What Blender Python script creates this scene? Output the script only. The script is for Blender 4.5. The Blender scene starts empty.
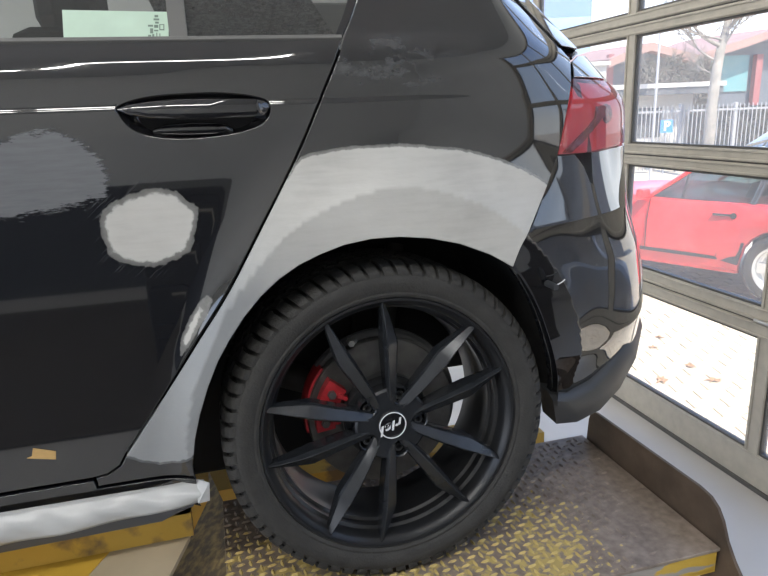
import bpy, bmesh, math, random
import numpy as np
from mathutils import Vector, Matrix, geometry
random.seed(5)
PI = math.pi
scene = bpy.context.scene
COL = scene.collection

# ------------------------------------------------------------------ camera
FL = 640.0
RW = np.array([[0.9626090462, 0.1062302237, 0.2491965],
               [-0.2681031, 0.2418756, 0.9325325],
               [-0.0387885, 0.9644746, -0.2613123]])
CP = np.array([-0.30014513, -1.08, 0.91167374])
cam = bpy.data.cameras.new('camera')
camo = bpy.data.objects.new('camera', cam)
COL.objects.link(camo)
cam.sensor_width = 36.0
cam.lens = 36.0 * FL / 768.0
cam.clip_start = 0.02
cam.clip_end = 300
m = Matrix(((RW[0][0], RW[0][1], -RW[0][2], CP[0]),
            (RW[1][0], RW[1][1], -RW[1][2], CP[1]),
            (RW[2][0], RW[2][1], -RW[2][2], CP[2]),
            (0, 0, 0, 1)))
camo.matrix_world = m
scene.camera = camo

# ------------------------------------------------------------------ world, sun, exposure
SKY = 2.6
world = bpy.data.worlds.new('sky')
scene.world = world
world.use_nodes = True
wn = world.node_tree.nodes
wl = world.node_tree.links
wn.clear()
wo = wn.new('ShaderNodeOutputWorld')
wb = wn.new('ShaderNodeBackground')
wt = wn.new('ShaderNodeTexCoord')
ws = wn.new('ShaderNodeSeparateXYZ')
wr = wn.new('ShaderNodeValToRGB')
wl.new(wt.outputs['Generated'], ws.inputs[0])
wl.new(ws.outputs['Z'], wr.inputs[0])
wl.new(wr.outputs[0], wb.inputs[0])
wl.new(wb.outputs[0], wo.inputs[0])
cr = wr.color_ramp
cr.elements[0].position = 0.0
cr.elements[0].color = (0.92, 0.95, 1.0, 1)
cr.elements[1].position = 0.75
cr.elements[1].color = (0.16, 0.30, 0.68, 1)
e = cr.elements.new(0.22)
e.color = (0.55, 0.70, 0.98, 1)
wb.inputs[1].default_value = SKY

sun = bpy.data.lights.new('sun', 'SUN')
sun.energy = 10.5
sun.angle = math.radians(0.6)
sun.color = (1.0, 0.94, 0.84)
suno = bpy.data.objects.new('sun', sun)
COL.objects.link(suno)
suno.rotation_euler = Vector((-0.01, 0.62, -0.80)).to_track_quat('-Z', 'Y').to_euler()
suno.location = (6, -8, 12)

scene.view_settings.view_transform = 'Standard'
scene.view_settings.look = 'None'
scene.view_settings.exposure = 0.4
scene.view_settings.gamma = 1.0
scene.view_settings.use_curve_mapping = False


def area(name, loc, rot, sx, sy, power, color=(1, 1, 1), portal=False):
    l = bpy.data.lights.new(name, 'AREA')
    l.shape = 'RECTANGLE'
    l.size = sx
    l.size_y = sy
    l.energy = power
    l.color = color
    if portal:
        l.cycles.is_portal = True
    o = bpy.data.objects.new(name, l)
    o.location = loc
    o.rotation_euler = rot
    COL.objects.link(o)
    return o


FZ = -0.754                 # garage floor height (the lift plate is z = 0)
# daylight portals: the sectional door, and an opening added in the left wall
area('door_daylight', (2.02, 0.94, 0.95), (0, PI / 2, 0), 3.3, 6.1, 1, portal=True)
area('left_daylight', (-6.1, 0.0, 0.9), (0, -PI / 2, 0), 3.3, 8.0, 1, portal=True)

# ------------------------------------------------------------------ pixel / world helpers


def ray(px, py):
    return RW @ np.array([px - 384.0, 288.0 - py, FL])


def at(px, py, axis, val):
    r = ray(px, py)
    t = (val - CP[axis]) / r[axis]
    return CP + r * t


def depth(px, py, d):
    return CP + ray(px, py) * (d / FL)


def proj(P):
    v = RW.T @ (np.asarray(P, float) - CP)
    return np.array([384 + FL * v[0] / v[2], 288 - FL * v[1] / v[2]])


# ------------------------------------------------------------------ materials
MATS = {}


def nodes_of(name):
    mt = bpy.data.materials.new(name)
    mt.use_nodes = True
    nt = mt.node_tree
    for n in list(nt.nodes):
        nt.nodes.remove(n)
    out = nt.nodes.new('ShaderNodeOutputMaterial')
    MATS[name] = mt
    return mt, nt, out


def mat(name, col, rough=0.5, metal=0.0, noise=0.0, nscale=8.0, bump=0.0, bscale=60.0, coat=0.0,
        col2=None, stretch=(1, 1, 1), spec=0.5, thr=None, emit=0.0):
    """principled material; noise mixes towards col2 (or a darker tone)"""
    mt, nt, out = nodes_of(name)
    b = nt.nodes.new('ShaderNodeBsdfPrincipled')
    nt.links.new(b.outputs[0], out.inputs[0])
    b.inputs['Base Color'].default_value = (*col, 1)
    b.inputs['Roughness'].default_value = rough
    b.inputs['Metallic'].default_value = metal
    b.inputs['Specular IOR Level'].default_value = spec
    b.inputs['Coat Weight'].default_value = coat
    b.inputs['Coat Roughness'].default_value = 0.03
    if emit:
        b.inputs['Emission Color'].default_value = (*col, 1)
        b.inputs['Emission Strength'].default_value = emit
    tc = nt.nodes.new('ShaderNodeTexCoord')
    mp = nt.nodes.new('ShaderNodeMapping')
    mp.inputs['Scale'].default_value = stretch
    nt.links.new(tc.outputs['Object'], mp.inputs[0])
    if noise or col2:
        nz = nt.nodes.new('ShaderNodeTexNoise')
        nz.inputs['Scale'].default_value = nscale
        nz.inputs['Detail'].default_value = 6
        nt.links.new(mp.outputs[0], nz.inputs['Vector'])
        rp = nt.nodes.new('ShaderNodeValToRGB')
        a, c = thr if thr else (0.35, 0.65)
        rp.color_ramp.elements[0].position = a
        rp.color_ramp.elements[1].position = c
        c2 = col2 if col2 else tuple(x * (1 - noise) for x in col)
        rp.color_ramp.elements[0].color = (*c2, 1)
        rp.color_ramp.elements[1].color = (*col, 1)
        nt.links.new(nz.outputs[0], rp.inputs[0])
        nt.links.new(rp.outputs[0], b.inputs['Base Color'])
    if bump:
        n2 = nt.nodes.new('ShaderNodeTexNoise')
        n2.inputs['Scale'].default_value = bscale
        n2.inputs['Detail'].default_value = 4
        nt.links.new(mp.outputs[0], n2.inputs['Vector'])
        bp = nt.nodes.new('ShaderNodeBump')
        bp.inputs['Strength'].default_value = bump
        bp.inputs['Distance'].default_value = 0.004
        nt.links.new(n2.outputs[0], bp.inputs['Height'])
        nt.links.new(bp.outputs[0], b.inputs['Normal'])
    return mt


def schlick(nt, f0):
    """mirror share of a thin sheet, the same from both faces"""
    lw = nt.nodes.new('ShaderNodeLayerWeight')
    lw.inputs[0].default_value = 0.5
    pw = nt.nodes.new('ShaderNodeMath')
    pw.operation = 'POWER'
    pw.inputs[1].default_value = 5.0
    ma = nt.nodes.new('ShaderNodeMath')
    ma.operation = 'MULTIPLY_ADD'
    ma.inputs[1].default_value = 1.0 - f0
    ma.inputs[2].default_value = f0
    ma.use_clamp = True
    nt.links.new(lw.outputs['Facing'], pw.inputs[0])
    nt.links.new(pw.outputs[0], ma.inputs[0])
    return ma


def glass(name, tint=(1, 1, 1), gloss=0.06, dust_or_sheen=0.0, film_col=(0.8, 0.8, 0.8), rough=0.0):
    """thin pane: clear transmission, a mirror share by fresnel, and a film of dust"""
    mt, nt, out = nodes_of(name)
    tr = nt.nodes.new('ShaderNodeBsdfTransparent')
    tr.inputs[0].default_value = (*tint, 1)
    gl = nt.nodes.new('ShaderNodeBsdfGlossy')
    gl.inputs['Roughness'].default_value = rough
    mx = nt.nodes.new('ShaderNodeMixShader')
    mu = schlick(nt, gloss)
    nt.links.new(mu.outputs[0], mx.inputs[0])
    nt.links.new(tr.outputs[0], mx.inputs[1])
    nt.links.new(gl.outputs[0], mx.inputs[2])
    last = mx
    if dust_or_sheen:
        tl = nt.nodes.new('ShaderNodeBsdfTranslucent')
        tl.inputs[0].default_value = (*film_col, 1)
        df = nt.nodes.new('ShaderNodeBsdfDiffuse')
        df.inputs[0].default_value = (*film_col, 1)
        mm = nt.nodes.new('ShaderNodeMixShader')
        mm.inputs[0].default_value = 0.35
        nt.links.new(tl.outputs[0], mm.inputs[1])
        nt.links.new(df.outputs[0], mm.inputs[2])
        nz = nt.nodes.new('ShaderNodeTexNoise')
        nz.inputs['Scale'].default_value = 3.0
        nz.inputs['Detail'].default_value = 8
        tc = nt.nodes.new('ShaderNodeTexCoord')
        nt.links.new(tc.outputs['Object'], nz.inputs['Vector'])
        ml = nt.nodes.new('ShaderNodeMapRange')
        ml.inputs['From Min'].default_value = 0.3
        ml.inputs['From Max'].default_value = 0.7
        ml.inputs['To Min'].default_value = dust_or_sheen * 0.7
        ml.inputs['To Max'].default_value = dust_or_sheen * 1.3
        nt.links.new(nz.outputs[0], ml.inputs[0])
        m2 = nt.nodes.new('ShaderNodeMixShader')
        nt.links.new(ml.outputs[0], m2.inputs[0])
        nt.links.new(mx.outputs[0], m2.inputs[1])
        nt.links.new(mm.outputs[0], m2.inputs[2])
        last = m2
    nt.links.new(last.outputs[0], out.inputs[0])
    return mt


# ---- car body paint: black clear coat, with bare primer / filler and matt sanded areas as
# signed-distance attributes (metres, negative inside), edges made ragged by noise
def paint_material():
    mt, nt, out = nodes_of('body_paint')
    N = nt.nodes.new
    L = nt.links.new
    tc = N('ShaderNodeTexCoord')

    def noise(scale, detail=5, stretch=(1, 1, 1), rough=0.55, rot=(0, 0, 0)):
        mp = N('ShaderNodeMapping')
        mp.inputs['Scale'].default_value = stretch
        mp.inputs['Rotation'].default_value = rot
        src_ = tc.outputs['Object']
        if any(rot):
            m0 = N('ShaderNodeMapping')
            m0.inputs['Rotation'].default_value = rot
            mp.inputs['Rotation'].default_value = (0, 0, 0)
            L(src_, m0.inputs[0])
            src_ = m0.outputs[0]
        L(src_, mp.inputs[0])
        z = N('ShaderNodeTexNoise')
        z.inputs['Scale'].default_value = scale
        z.inputs['Detail'].default_value = detail
        z.inputs['Roughness'].default_value = rough
        L(mp.outputs[0], z.inputs['Vector'])
        return z.outputs[0]

    def math_(op, a, b=None, clamp=False):
        q = N('ShaderNodeMath')
        q.operation = op
        q.use_clamp = clamp
        for i, v in enumerate((a, b)):
            if v is None:
                continue
            if isinstance(v, (int, float)):
                q.inputs[i].default_value = v
            else:
                L(v, q.inputs[i])
        return q.outputs[0]

    def ramp(f, stops):
        r = N('ShaderNodeValToRGB')
        L(f, r.inputs[0])
        el = r.color_ramp.elements
        while len(el) < len(stops):
            el.new(0.5)
        for s, (p, c) in zip(el, stops):
            s.position = p
            s.color = (c, c, c, 1) if isinstance(c, (int, float)) else (*c, 1)
        return r.outputs[0]

    def mixc(f, a, b):
        q = N('ShaderNodeMix')
        q.data_type = 'RGBA'
        L(f, q.inputs[0])
        for i, v in ((6, a), (7, b)):
            if isinstance(v, tuple):
                q.inputs[i].default_value = (*v, 1)
            else:
                L(v, q.inputs[i])
        return q.outputs[2]

    def attr(n):
        a = N('ShaderNodeAttribute')
        a.attribute_name = n
        return a.outputs['Fac']

    # primer
    pr = attr('primer')
    jag = math_('MULTIPLY', math_('SUBTRACT', noise(70, 5, (1, 1, 1)), 0.5), 0.014)
    p = math_('ADD', pr, jag)                       # metres
    p01 = math_('ADD', math_('MULTIPLY', p, 20.0), 0.5, True)     # 0.5 = edge, 1 unit = 50 mm
    pmask = ramp(p01, [(0.30, 1.0), (0.37, 0.40), (0.49, 0.27), (0.525, 0.0)])
    streak = noise(14, 5, (1.2, 1, 9))
    cloud = noise(5, 6)
    pc = ramp(math_('ADD', math_('MULTIPLY', streak, 0.25), math_('MULTIPLY', cloud, 0.75)),
              [(0.32, (0.40, 0.395, 0.375)), (0.5, (0.50, 0.495, 0.47)), (0.68, (0.56, 0.555, 0.53))])
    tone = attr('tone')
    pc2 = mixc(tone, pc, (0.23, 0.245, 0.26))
    # sanded (matt) clear coat
    sa = attr('sanded')
    jag2 = math_('MULTIPLY', math_('SUBTRACT', noise(55, 6, (0.7, 1, 3.2), 0.7), 0.5), 0.05)
    s01 = math_('ADD', math_('MULTIPLY', math_('ADD', sa, jag2), 20.0), 0.5, True)
    smask0 = ramp(s01, [(0.42, 1.0), (0.56, 0.0)])
    sst = ramp(noise(30, 6, (0.5, 1, 5), 0.65), [(0.25, 0.70), (0.7, 1.0)])
    smask = math_('MULTIPLY', smask0, sst)
    # light hazing / polishing dust
    hz = attr('haze')
    hn = ramp(noise(16, 8, (1, 1, 2.0), 0.7), [(0.45, 0.0), (0.62, 1.0)])
    hmask = math_('MULTIPLY', math_('MULTIPLY', hz, hn), 0.55)
    # scratches in the coat around the filler
    sc = attr('scratch')
    sn = ramp(noise(40, 3, (9, 1, 0.4), 0.6, (0, math.radians(-50), 0)), [(0.56, 0.0), (0.62, 1.0)])
    scm = math_('MULTIPLY', math_('MULTIPLY', sc, sn), 0.22)
    dull = math_('MAXIMUM', math_('MAXIMUM', smask, hmask), scm)
    base = mixc(dull, (0.0085, 0.009, 0.011), (0.150, 0.157, 0.168))
    colr = mixc(pmask, base, pc2)
    b = N('ShaderNodeBsdfPrincipled')
    L(colr, b.inputs['Base Color'])
    r1 = math_('ADD', math_('MULTIPLY', dull, 0.42), 0.05)
    anym = math_('MAXIMUM', pmask, dull)
    rr = N('ShaderNodeMix')
    rr.data_type = 'FLOAT'
    L(pmask, rr.inputs[0])
    L(r1, rr.inputs[2])
    rr.inputs[3].default_value = 0.48
    L(rr.outputs[0], b.inputs['Roughness'])
    ct = math_('SUBTRACT', 1.0, math_('MULTIPLY', anym, 1.0), True)
    L(ct, b.inputs['Coat Weight'])
    b.inputs['Coat Roughness'].default_value = 0.02
    b.inputs['Coat IOR'].default_value = 1.6
    bp = N('ShaderNodeBump')
    bp.inputs['Strength'].default_value = 0.25
    bp.inputs['Distance'].default_value = 0.001
    L(math_('MULTIPLY', noise(120, 4, (0.6, 1, 2)), pmask), bp.inputs['Height'])
    L(bp.outputs[0], b.inputs['Normal'])
    L(b.outputs[0], out.inputs[0])
    return mt


PAINT = paint_material()
BLACKP = mat('black_plastic', (0.035, 0.037, 0.04), 0.45)
DARK = mat('dark_cavity', (0.012, 0.012, 0.013), 0.85)
LINER = mat('wheel_arch_felt', (0.018, 0.018, 0.019), 0.95, noise=0.4, nscale=60)
GLOSSB = mat('gloss_black_trim', (0.01, 0.01, 0.012), 0.06, coat=1.0)
RUBBER = mat('tyre_rubber', (0.036, 0.035, 0.033), 0.72, noise=0.25, nscale=30, bump=0.3, bscale=250)
RUBBER2 = mat('window_rubber', (0.12, 0.12, 0.115), 0.5)
RIM = mat('satin_black_alloy', (0.028, 0.031, 0.036), 0.27, metal=0.35, noise=0.2, nscale=40, spec=0.6)
RIMB = mat('barrel_black_alloy', (0.020, 0.021, 0.023), 0.33, metal=0.2)
SILVER = mat('silver_print', (0.75, 0.76, 0.78), 0.35)
STEEL = mat('brushed_disc_steel', (0.17, 0.165, 0.16), 0.45, metal=0.7, noise=0.35, nscale=30)
STEELB = mat('steel_bright', (0.6, 0.6, 0.58), 0.3, metal=0.9)
REDCAL = mat('caliper_red', (0.42, 0.02, 0.028), 0.45, noise=0.3, nscale=60)
ALU = mat('door_frame_aluminium', (0.50, 0.46, 0.385), 0.45, metal=0.15, noise=0.12, nscale=20)
ALUD = mat('door_gasket', (0.09, 0.085, 0.078), 0.6)
FLOORM = mat('floor_epoxy', (0.52, 0.50, 0.47), 0.35, noise=0.10, nscale=1.6)
WALLM = mat('wall_white_plaster', (0.72, 0.72, 0.70), 0.8, noise=0.06, nscale=2)
WALLD = mat('added_dark_band', (0.045, 0.05, 0.06), 0.5)
CEILM = mat('ceiling_plaster', (0.70, 0.70, 0.69), 0.8)
FILM = mat('masking_film', (0.44, 0.445, 0.44), 0.32, spec=0.6, noise=0.08, nscale=9, stretch=(1, 1, 5))
TAPE = mat('tan_masking_tape', (0.55, 0.36, 0.14), 0.7, noise=0.15, nscale=60)
PANE = glass('dusty_door_pane', (0.96, 0.97, 0.96), 0.04, 0.17, (0.62, 0.60, 0.57))
WPANE = glass('window_pane', (0.97, 0.98, 0.97), 0.04)
CARGLASS = glass('tinted_car_glass', (0.30, 0.32, 0.31), 0.055, 0.16, (0.5, 0.5, 0.48))  # pale film paints in the bright reflections on the glass
FARVIEW = mat('pale_green_view', (0.52, 0.68, 0.56), 0.6, noise=0.08, nscale=20)
INKM = mat('stamp_ink', (0.16, 0.22, 0.18), 0.6)


# ------------------------------------------------------------------ mesh helpers
def link(name, me, mt=None, parent=None, label=None):
    o = bpy.data.objects.new(name, me)
    COL.objects.link(o)
    if mt is not None and len(me.materials) == 0:
        me.materials.append(mt)
    if parent is not None:
        o.parent = parent
    if label:
        o['label'] = label
    return o


def tag(o, label, cat, group=None, kind=None):
    o['label'] = label
    if cat:
        o['category'] = cat
    if group:
        o['group'] = group
    if kind:
        o['kind'] = kind
    return o


def empty(name, loc, rot=(0, 0, 0)):
    o = bpy.data.objects.new(name, None)
    o.location = loc
    o.rotation_euler = rot
    o.empty_display_size = 0.1
    COL.objects.link(o)
    return o


class MB:
    def __init__(s):
        s.v = []
        s.f = []

    def add(s, vs, fs):
        k = len(s.v)
        s.v += [tuple(map(float, v)) for v in vs]
        s.f += [tuple(i + k for i in f) for f in fs]
        return s

    def box(s, a, b):
        x0, y0, z0 = [min(a[i], b[i]) for i in range(3)]
        x1, y1, z1 = [max(a[i], b[i]) for i in range(3)]
        return s.add([(x0, y0, z0), (x1, y0, z0), (x1, y1, z0), (x0, y1, z0), (x0, y0, z1), (x1, y0, z1), (x1, y1, z1), (x0, y1, z1)],
                     [(0, 3, 2, 1), (4, 5, 6, 7), (0, 1, 5, 4), (1, 2, 6, 5), (2, 3, 7, 6), (3, 0, 4, 7)])

    def hexa(s, p):          # 8 points: bottom loop then top loop
        return s.add(p, [(0, 3, 2, 1), (4, 5, 6, 7), (0, 1, 5, 4), (1, 2, 6, 5), (2, 3, 7, 6), (3, 0, 4, 7)])

    def prism(s, poly, ext):   # poly: list of 3d points, ext: offset vector
        n = len(poly)
        q = [tuple(np.array(p) + np.array(ext)) for p in poly]
        fs = [tuple(range(n)), tuple(range(2 * n - 1, n - 1, -1))]
        fs += [(i, (i + 1) % n, n + (i + 1) % n, n + i)[::-1] for i in range(n)]
        return s.add(list(poly) + q, fs)

    def tube(s, pts, r, n=10, cap=True):
        pts = [Vector(p) for p in pts]
        rs = r if isinstance(r, (list, tuple)) else [r] * len(pts)
        vs = []
        prev = None
        for i, p in enumerate(pts):
            d = (pts[min(i + 1, len(pts) - 1)] - pts[max(i - 1, 0)]).normalized()
            a = prev if prev else (Vector((0, 0, 1)) if abs(d.z) < 0.9 else Vector((1, 0, 0)))
            x = (a - d * a.dot(d)).normalized()
            prev = x
            y = d.cross(x)
            for k in range(n):
                t = 2 * PI * k / n
                vs.append(tuple(p + (x * math.cos(t) + y * math.sin(t)) * rs[i]))
        fs = []
        for i in range(len(pts) - 1):
            for k in range(n):
                fs.append((i * n + k, i * n + (k + 1) % n, (i + 1) * n + (k + 1) % n, (i + 1) * n + k))
        if cap:
            fs.append(tuple(range(n))[::-1])
            fs.append(tuple(range((len(pts) - 1) * n, len(pts) * n)))
        return s.add(vs, fs)

    def lathe_y(s, prof, n=64, cx=0, cz=0, closed=False, a0=0, a1=2 * PI):
        """profile of (radius, y) turned about the y axis"""
        full = abs(a1 - a0 - 2 * PI) < 1e-6
        k = n if full else n + 1
        vs = []
        for j in range(k):
            t = a0 + (a1 - a0) * j / n
            for r, y in prof:
                vs.append((cx + r * math.cos(t), y, cz + r * math.sin(t)))
        m_ = len(prof)
        fs = []
        for j in range(n):
            j2 = (j + 1) % k
            for i in range(m_ if closed else m_ - 1):
                i2 = (i + 1) % m_
                fs.append((j * m_ + i, j * m_ + i2, j2 * m_ + i2, j2 * m_ + i))
        return s.add(vs, fs)

    def build(s, name, mt, parent=None, smooth=None, label=None, bevel=0):
        me = bpy.data.meshes.new(name)
        me.from_pydata(s.v, [], s.f)
        me.validate()
        bm = bmesh.new()
        bm.from_mesh(me)
        bmesh.ops.recalc_face_normals(bm, faces=bm.faces)
        bm.to_mesh(me)
        bm.free()
        if smooth:
            me.polygons.foreach_set('use_smooth', [True] * len(me.polygons))
            me.set_sharp_from_angle(angle=math.radians(smooth))
        me.materials.append(mt)
        o = link(name, me, None, parent, label)
        if bevel:
            md = o.modifiers.new('bevel', 'BEVEL')
            md.width = bevel
            md.segments = 2
            md.limit_method = 'ANGLE'
        return o


# ------------------------------------------------------------------ car body surface
# the side of the car is one smooth surface F(u, z): u runs along the side and around the rear corner
HUB = np.array([0.0, 0.01, 0.325])
_cx = [-4.5, 0.10, 0.25, 0.35, 0.45, 0.53, 0.60, 0.66, 0.71, 0.745, 0.765, 0.775, 0.78]
_cy = [0.0, 0.0, 0.002, 0.008, 0.027, 0.06, 0.105, 0.165, 0.25, 0.36, 0.50, 0.70, 0.90]
_d = np.concatenate([[0], np.cumsum(np.hypot(np.diff(_cx), np.diff(_cy)))])
_u = _d - 4.5


def smooth_table(xs, ys, lo, hi, n, sig):
    g = np.linspace(lo, hi, n)
    v = np.interp(g, xs, ys)
    k = int(3 * sig / (g[1] - g[0])) + 1
    t = np.arange(-k, k + 1) * (g[1] - g[0])
    w = np.exp(-t * t / (2 * sig * sig))
    w /= w.sum()
    vp = np.concatenate([v[0] + (v[0] - v[1:k + 1][::-1]), v, v[-1] + (v[-1] - v[-k - 1:-1][::-1])])
    return g, np.convolve(vp, w, 'valid')


UG, UX = smooth_table(_u, _cx, -3.5, _u[-1], 4000, 0.035)
_, UY = smooth_table(_u, _cy, -3.5, _u[-1], 4000, 0.035)
UMAX = _u[-1]
ZC = 0.937
# tumblehome / section of the flank (y as a function of z)
_pz = [0.05, 0.22, 0.30, 0.42, 0.58, 0.72, 0.82, 0.90, ZC - .002, ZC + 0.003, 0.975, 1.00, 1.018, 1.030, 1.045, 1.134, 1.26, 1.34, 1.39, 1.42]
_py = [0.075, 0.034, 0.020, 0.008, 0.002, 0.000, -.0015, -.002, 0.0, 0.0034, 0.0046, 0.0072, 0.0130, 0.022, 0.034, 0.090, 0.185, 0.27, 0.37, 0.55]
ZG, ZY = smooth_table(_pz, _py, 0.0, 1.42, 3000, 0.0022)
_, ZYs = smooth_table(_pz, _py, 0.0, 1.42, 3000, 0.02)
# rear end position by height
_ez = [0.0, 0.12, 0.20, 0.30, 0.36, 0.43, 0.52, 0.60, 0.66, 0.70, 0.74, 0.80, 0.90, 0.925, 0.94, 0.96, 1.00, 1.134, 1.25, 1.34, 1.42]
_ex = [-.10, -.03, -.010, 0.020, 0.034, 0.018, 0.010, -.008, -.034, -.048, -.056, -.064, -.068, -.072, -.084, -.110, -.152, -.252, -.345, -.41, -.56]
EG, EX = smooth_table(_ez, _ex, 0.0, 1.42, 2000, 0.014)


def sstep(a, b, x):
    t = np.clip((x - a) / (b - a), 0, 1)
    return t * t * (3 - 2 * t)


# radius of the crease of the flared arch, by angle (degrees)
_fa = [-60, -20, 10, 40, 56, 68, 88, 101, 113, 125, 145, 165, 190, 230]
_fr = [0.37, 0.40, 0.425, 0.440, 0.446, 0.456, 0.469, 0.456, 0.443, 0.418, 0.392, 0.385, 0.385, 0.385]


def F(u, z, off=0.0):
    u = np.asarray(u, float)
    z = np.asarray(z, float)
    bx = np.interp(u, UG, UX)
    by = np.interp(u, UG, UY)
    w = sstep(0.12, 0.62, bx)
    x = bx + np.interp(z, EG, EX) * w
    crease_fade = 1 - sstep(0.06, 0.30, bx)
    z2 = z + 0.020 * np.clip((-0.08 - bx) / 0.6, 0, 1.2) * sstep(0.955, 0.99, z) * (1 - sstep(1.05, 1.10, z))
    zy = np.interp(z2, ZG, ZY) * crease_fade + np.interp(z, ZG, ZYs) * (1 - crease_fade)
    y = by + zy * (1 - 0.5 * sstep(0.62, 0.76, bx))
    # flared wheel arch
    dx = x - HUB[0]
    dz = z - HUB[2]
    r = np.hypot(dx, dz)
    a = np.degrees(np.arctan2(dz, dx))
    a = np.where(a < -90, a + 360, a)
    f = r - np.interp(a, _fa, _fr)
    g = np.where(f < 0, 1 + f * 0.8, np.clip(1 - f / (0.15 - 0.085 * sstep(105, 145, a)), 0, 1) ** 2.2)
    amp = 0.031 * sstep(-15, 25, a) * (1 - 0.55 * sstep(150, 200, a)) * (1 - sstep(0.86, 0.93, z))
    y = y - amp * g
    return np.stack([x, y + off, z], -1)


def Fn(u, z):
    h = 0.0012
    du = F(np.asarray(u) + h, z) - F(np.asarray(u) - h, z)
    dz = F(u, np.asarray(z) + h) - F(u, np.asarray(z) - h)
    n = np.cross(du, dz)
    return n / np.linalg.norm(n, axis=-1, keepdims=True)


def inv(px, py, off=0.0):
    p0 = at(px, py, 1, off)
    q = np.array([p0[0], p0[2]])
    best = None
    for it in range(40):
        P = proj(F(q[0], q[1], off))
        e_ = np.array([px, py]) - P
        er = np.hypot(*e_)
        if best is None or er < best[0]:
            best = (er, q.copy())
        if er < 0.02:
            break
        h = 0.002
        J = np.stack([(proj(F(q[0] + h, q[1], off)) - proj(F(q[0] - h, q[1], off))) / (2 * h),
                      (proj(F(q[0], q[1] + h, off)) - proj(F(q[0], q[1] - h, off))) / (2 * h)], 1)
        try:
            st = np.linalg.solve(J + np.eye(2) * 1e-6, e_)
        except Exception:
            break
        l_ = np.hypot(*st)
        if l_ > 0.05:
            st *= 0.05 / l_
        q = q + st * 0.8
        q[0] = min(q[0], UMAX - 0.01)
        q[1] = min(max(q[1], 0.02), 1.41)
    if best[0] > 1.5:
        print('inv miss', px, py, round(best[0], 1), best[1])
    return tuple(best[1])


def P(*pts):
    """trace of picture points laid on the body surface"""
    return [inv(*p) for p in pts]


def dense(poly, step=0.01, closed=True, curve=False):
    pts = [np.array(p, float) for p in poly]
    n = len(pts)
    out = []
    rng = range(n if closed else n - 1)
    for i in rng:
        a, b = pts[i], pts[(i + 1) % n]
        k = max(1, int(np.hypot(*(b - a)) / step + 0.5))
        if curve:
            p0 = pts[(i - 1) % n] if (closed or i > 0) else 2 * a - b
            p3 = pts[(i + 2) % n] if (closed or i + 2 < n) else 2 * b - a
            for j in range(k):
                t = j / k
                out.append(0.5 * ((2 * a) + (-p0 + b) * t + (2 * p0 - 5 * a + 4 * b - p3) * t * t + (-p0 + 3 * a - 3 * b + p3) * t ** 3))
        else:
            for j in range(k):
                out.append(a + (b - a) * j / k)
    if not closed:
        out.append(pts[-1])
    return np.array(out)


def inside(pts, poly):
    x, y = pts[:, 0], pts[:, 1]
    c = np.zeros(len(pts), bool)
    n = len(poly)
    for i in range(n):
        x0, y0 = poly[i]
        x1, y1 = poly[(i + 1) % n]
        if y0 == y1:
            continue
        k = ((y0 > y) != (y1 > y)) & (x < (x1 - x0) * (y - y0) / (y1 - y0) + x0)
        c ^= k
    return c


def sdist(pts, poly):
    d = np.full(len(pts), 1e9)
    n = len(poly)
    for i in range(n):
        a = poly[i]
        b = poly[(i + 1) % n]
        ab = b - a
        l2 = ab.dot(ab)
        if l2 < 1e-12:
            continue
        t = np.clip(((pts - a) @ ab) / l2, 0, 1)
        q = pts - (a + t[:, None] * ab)
        d = np.minimum(d, np.hypot(q[:, 0], q[:, 1]))
    return np.where(inside(pts, poly), -d, d)


def signed_area(p):
    return 0.5 * np.sum(p[:, 0] * np.roll(p[:, 1], -1) - np.roll(p[:, 0], -1) * p[:, 1])


def offset_loop(p, d):
    """move a loop by d towards its right-hand side (outwards for a counter-clockwise loop)"""
    t = np.roll(p, -1, 0) - np.roll(p, 1, 0)
    t /= np.maximum(np.linalg.norm(t, axis=1, keepdims=True), 1e-9)
    return p + np.stack([t[:, 1], -t[:, 0]], 1) * d


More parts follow.
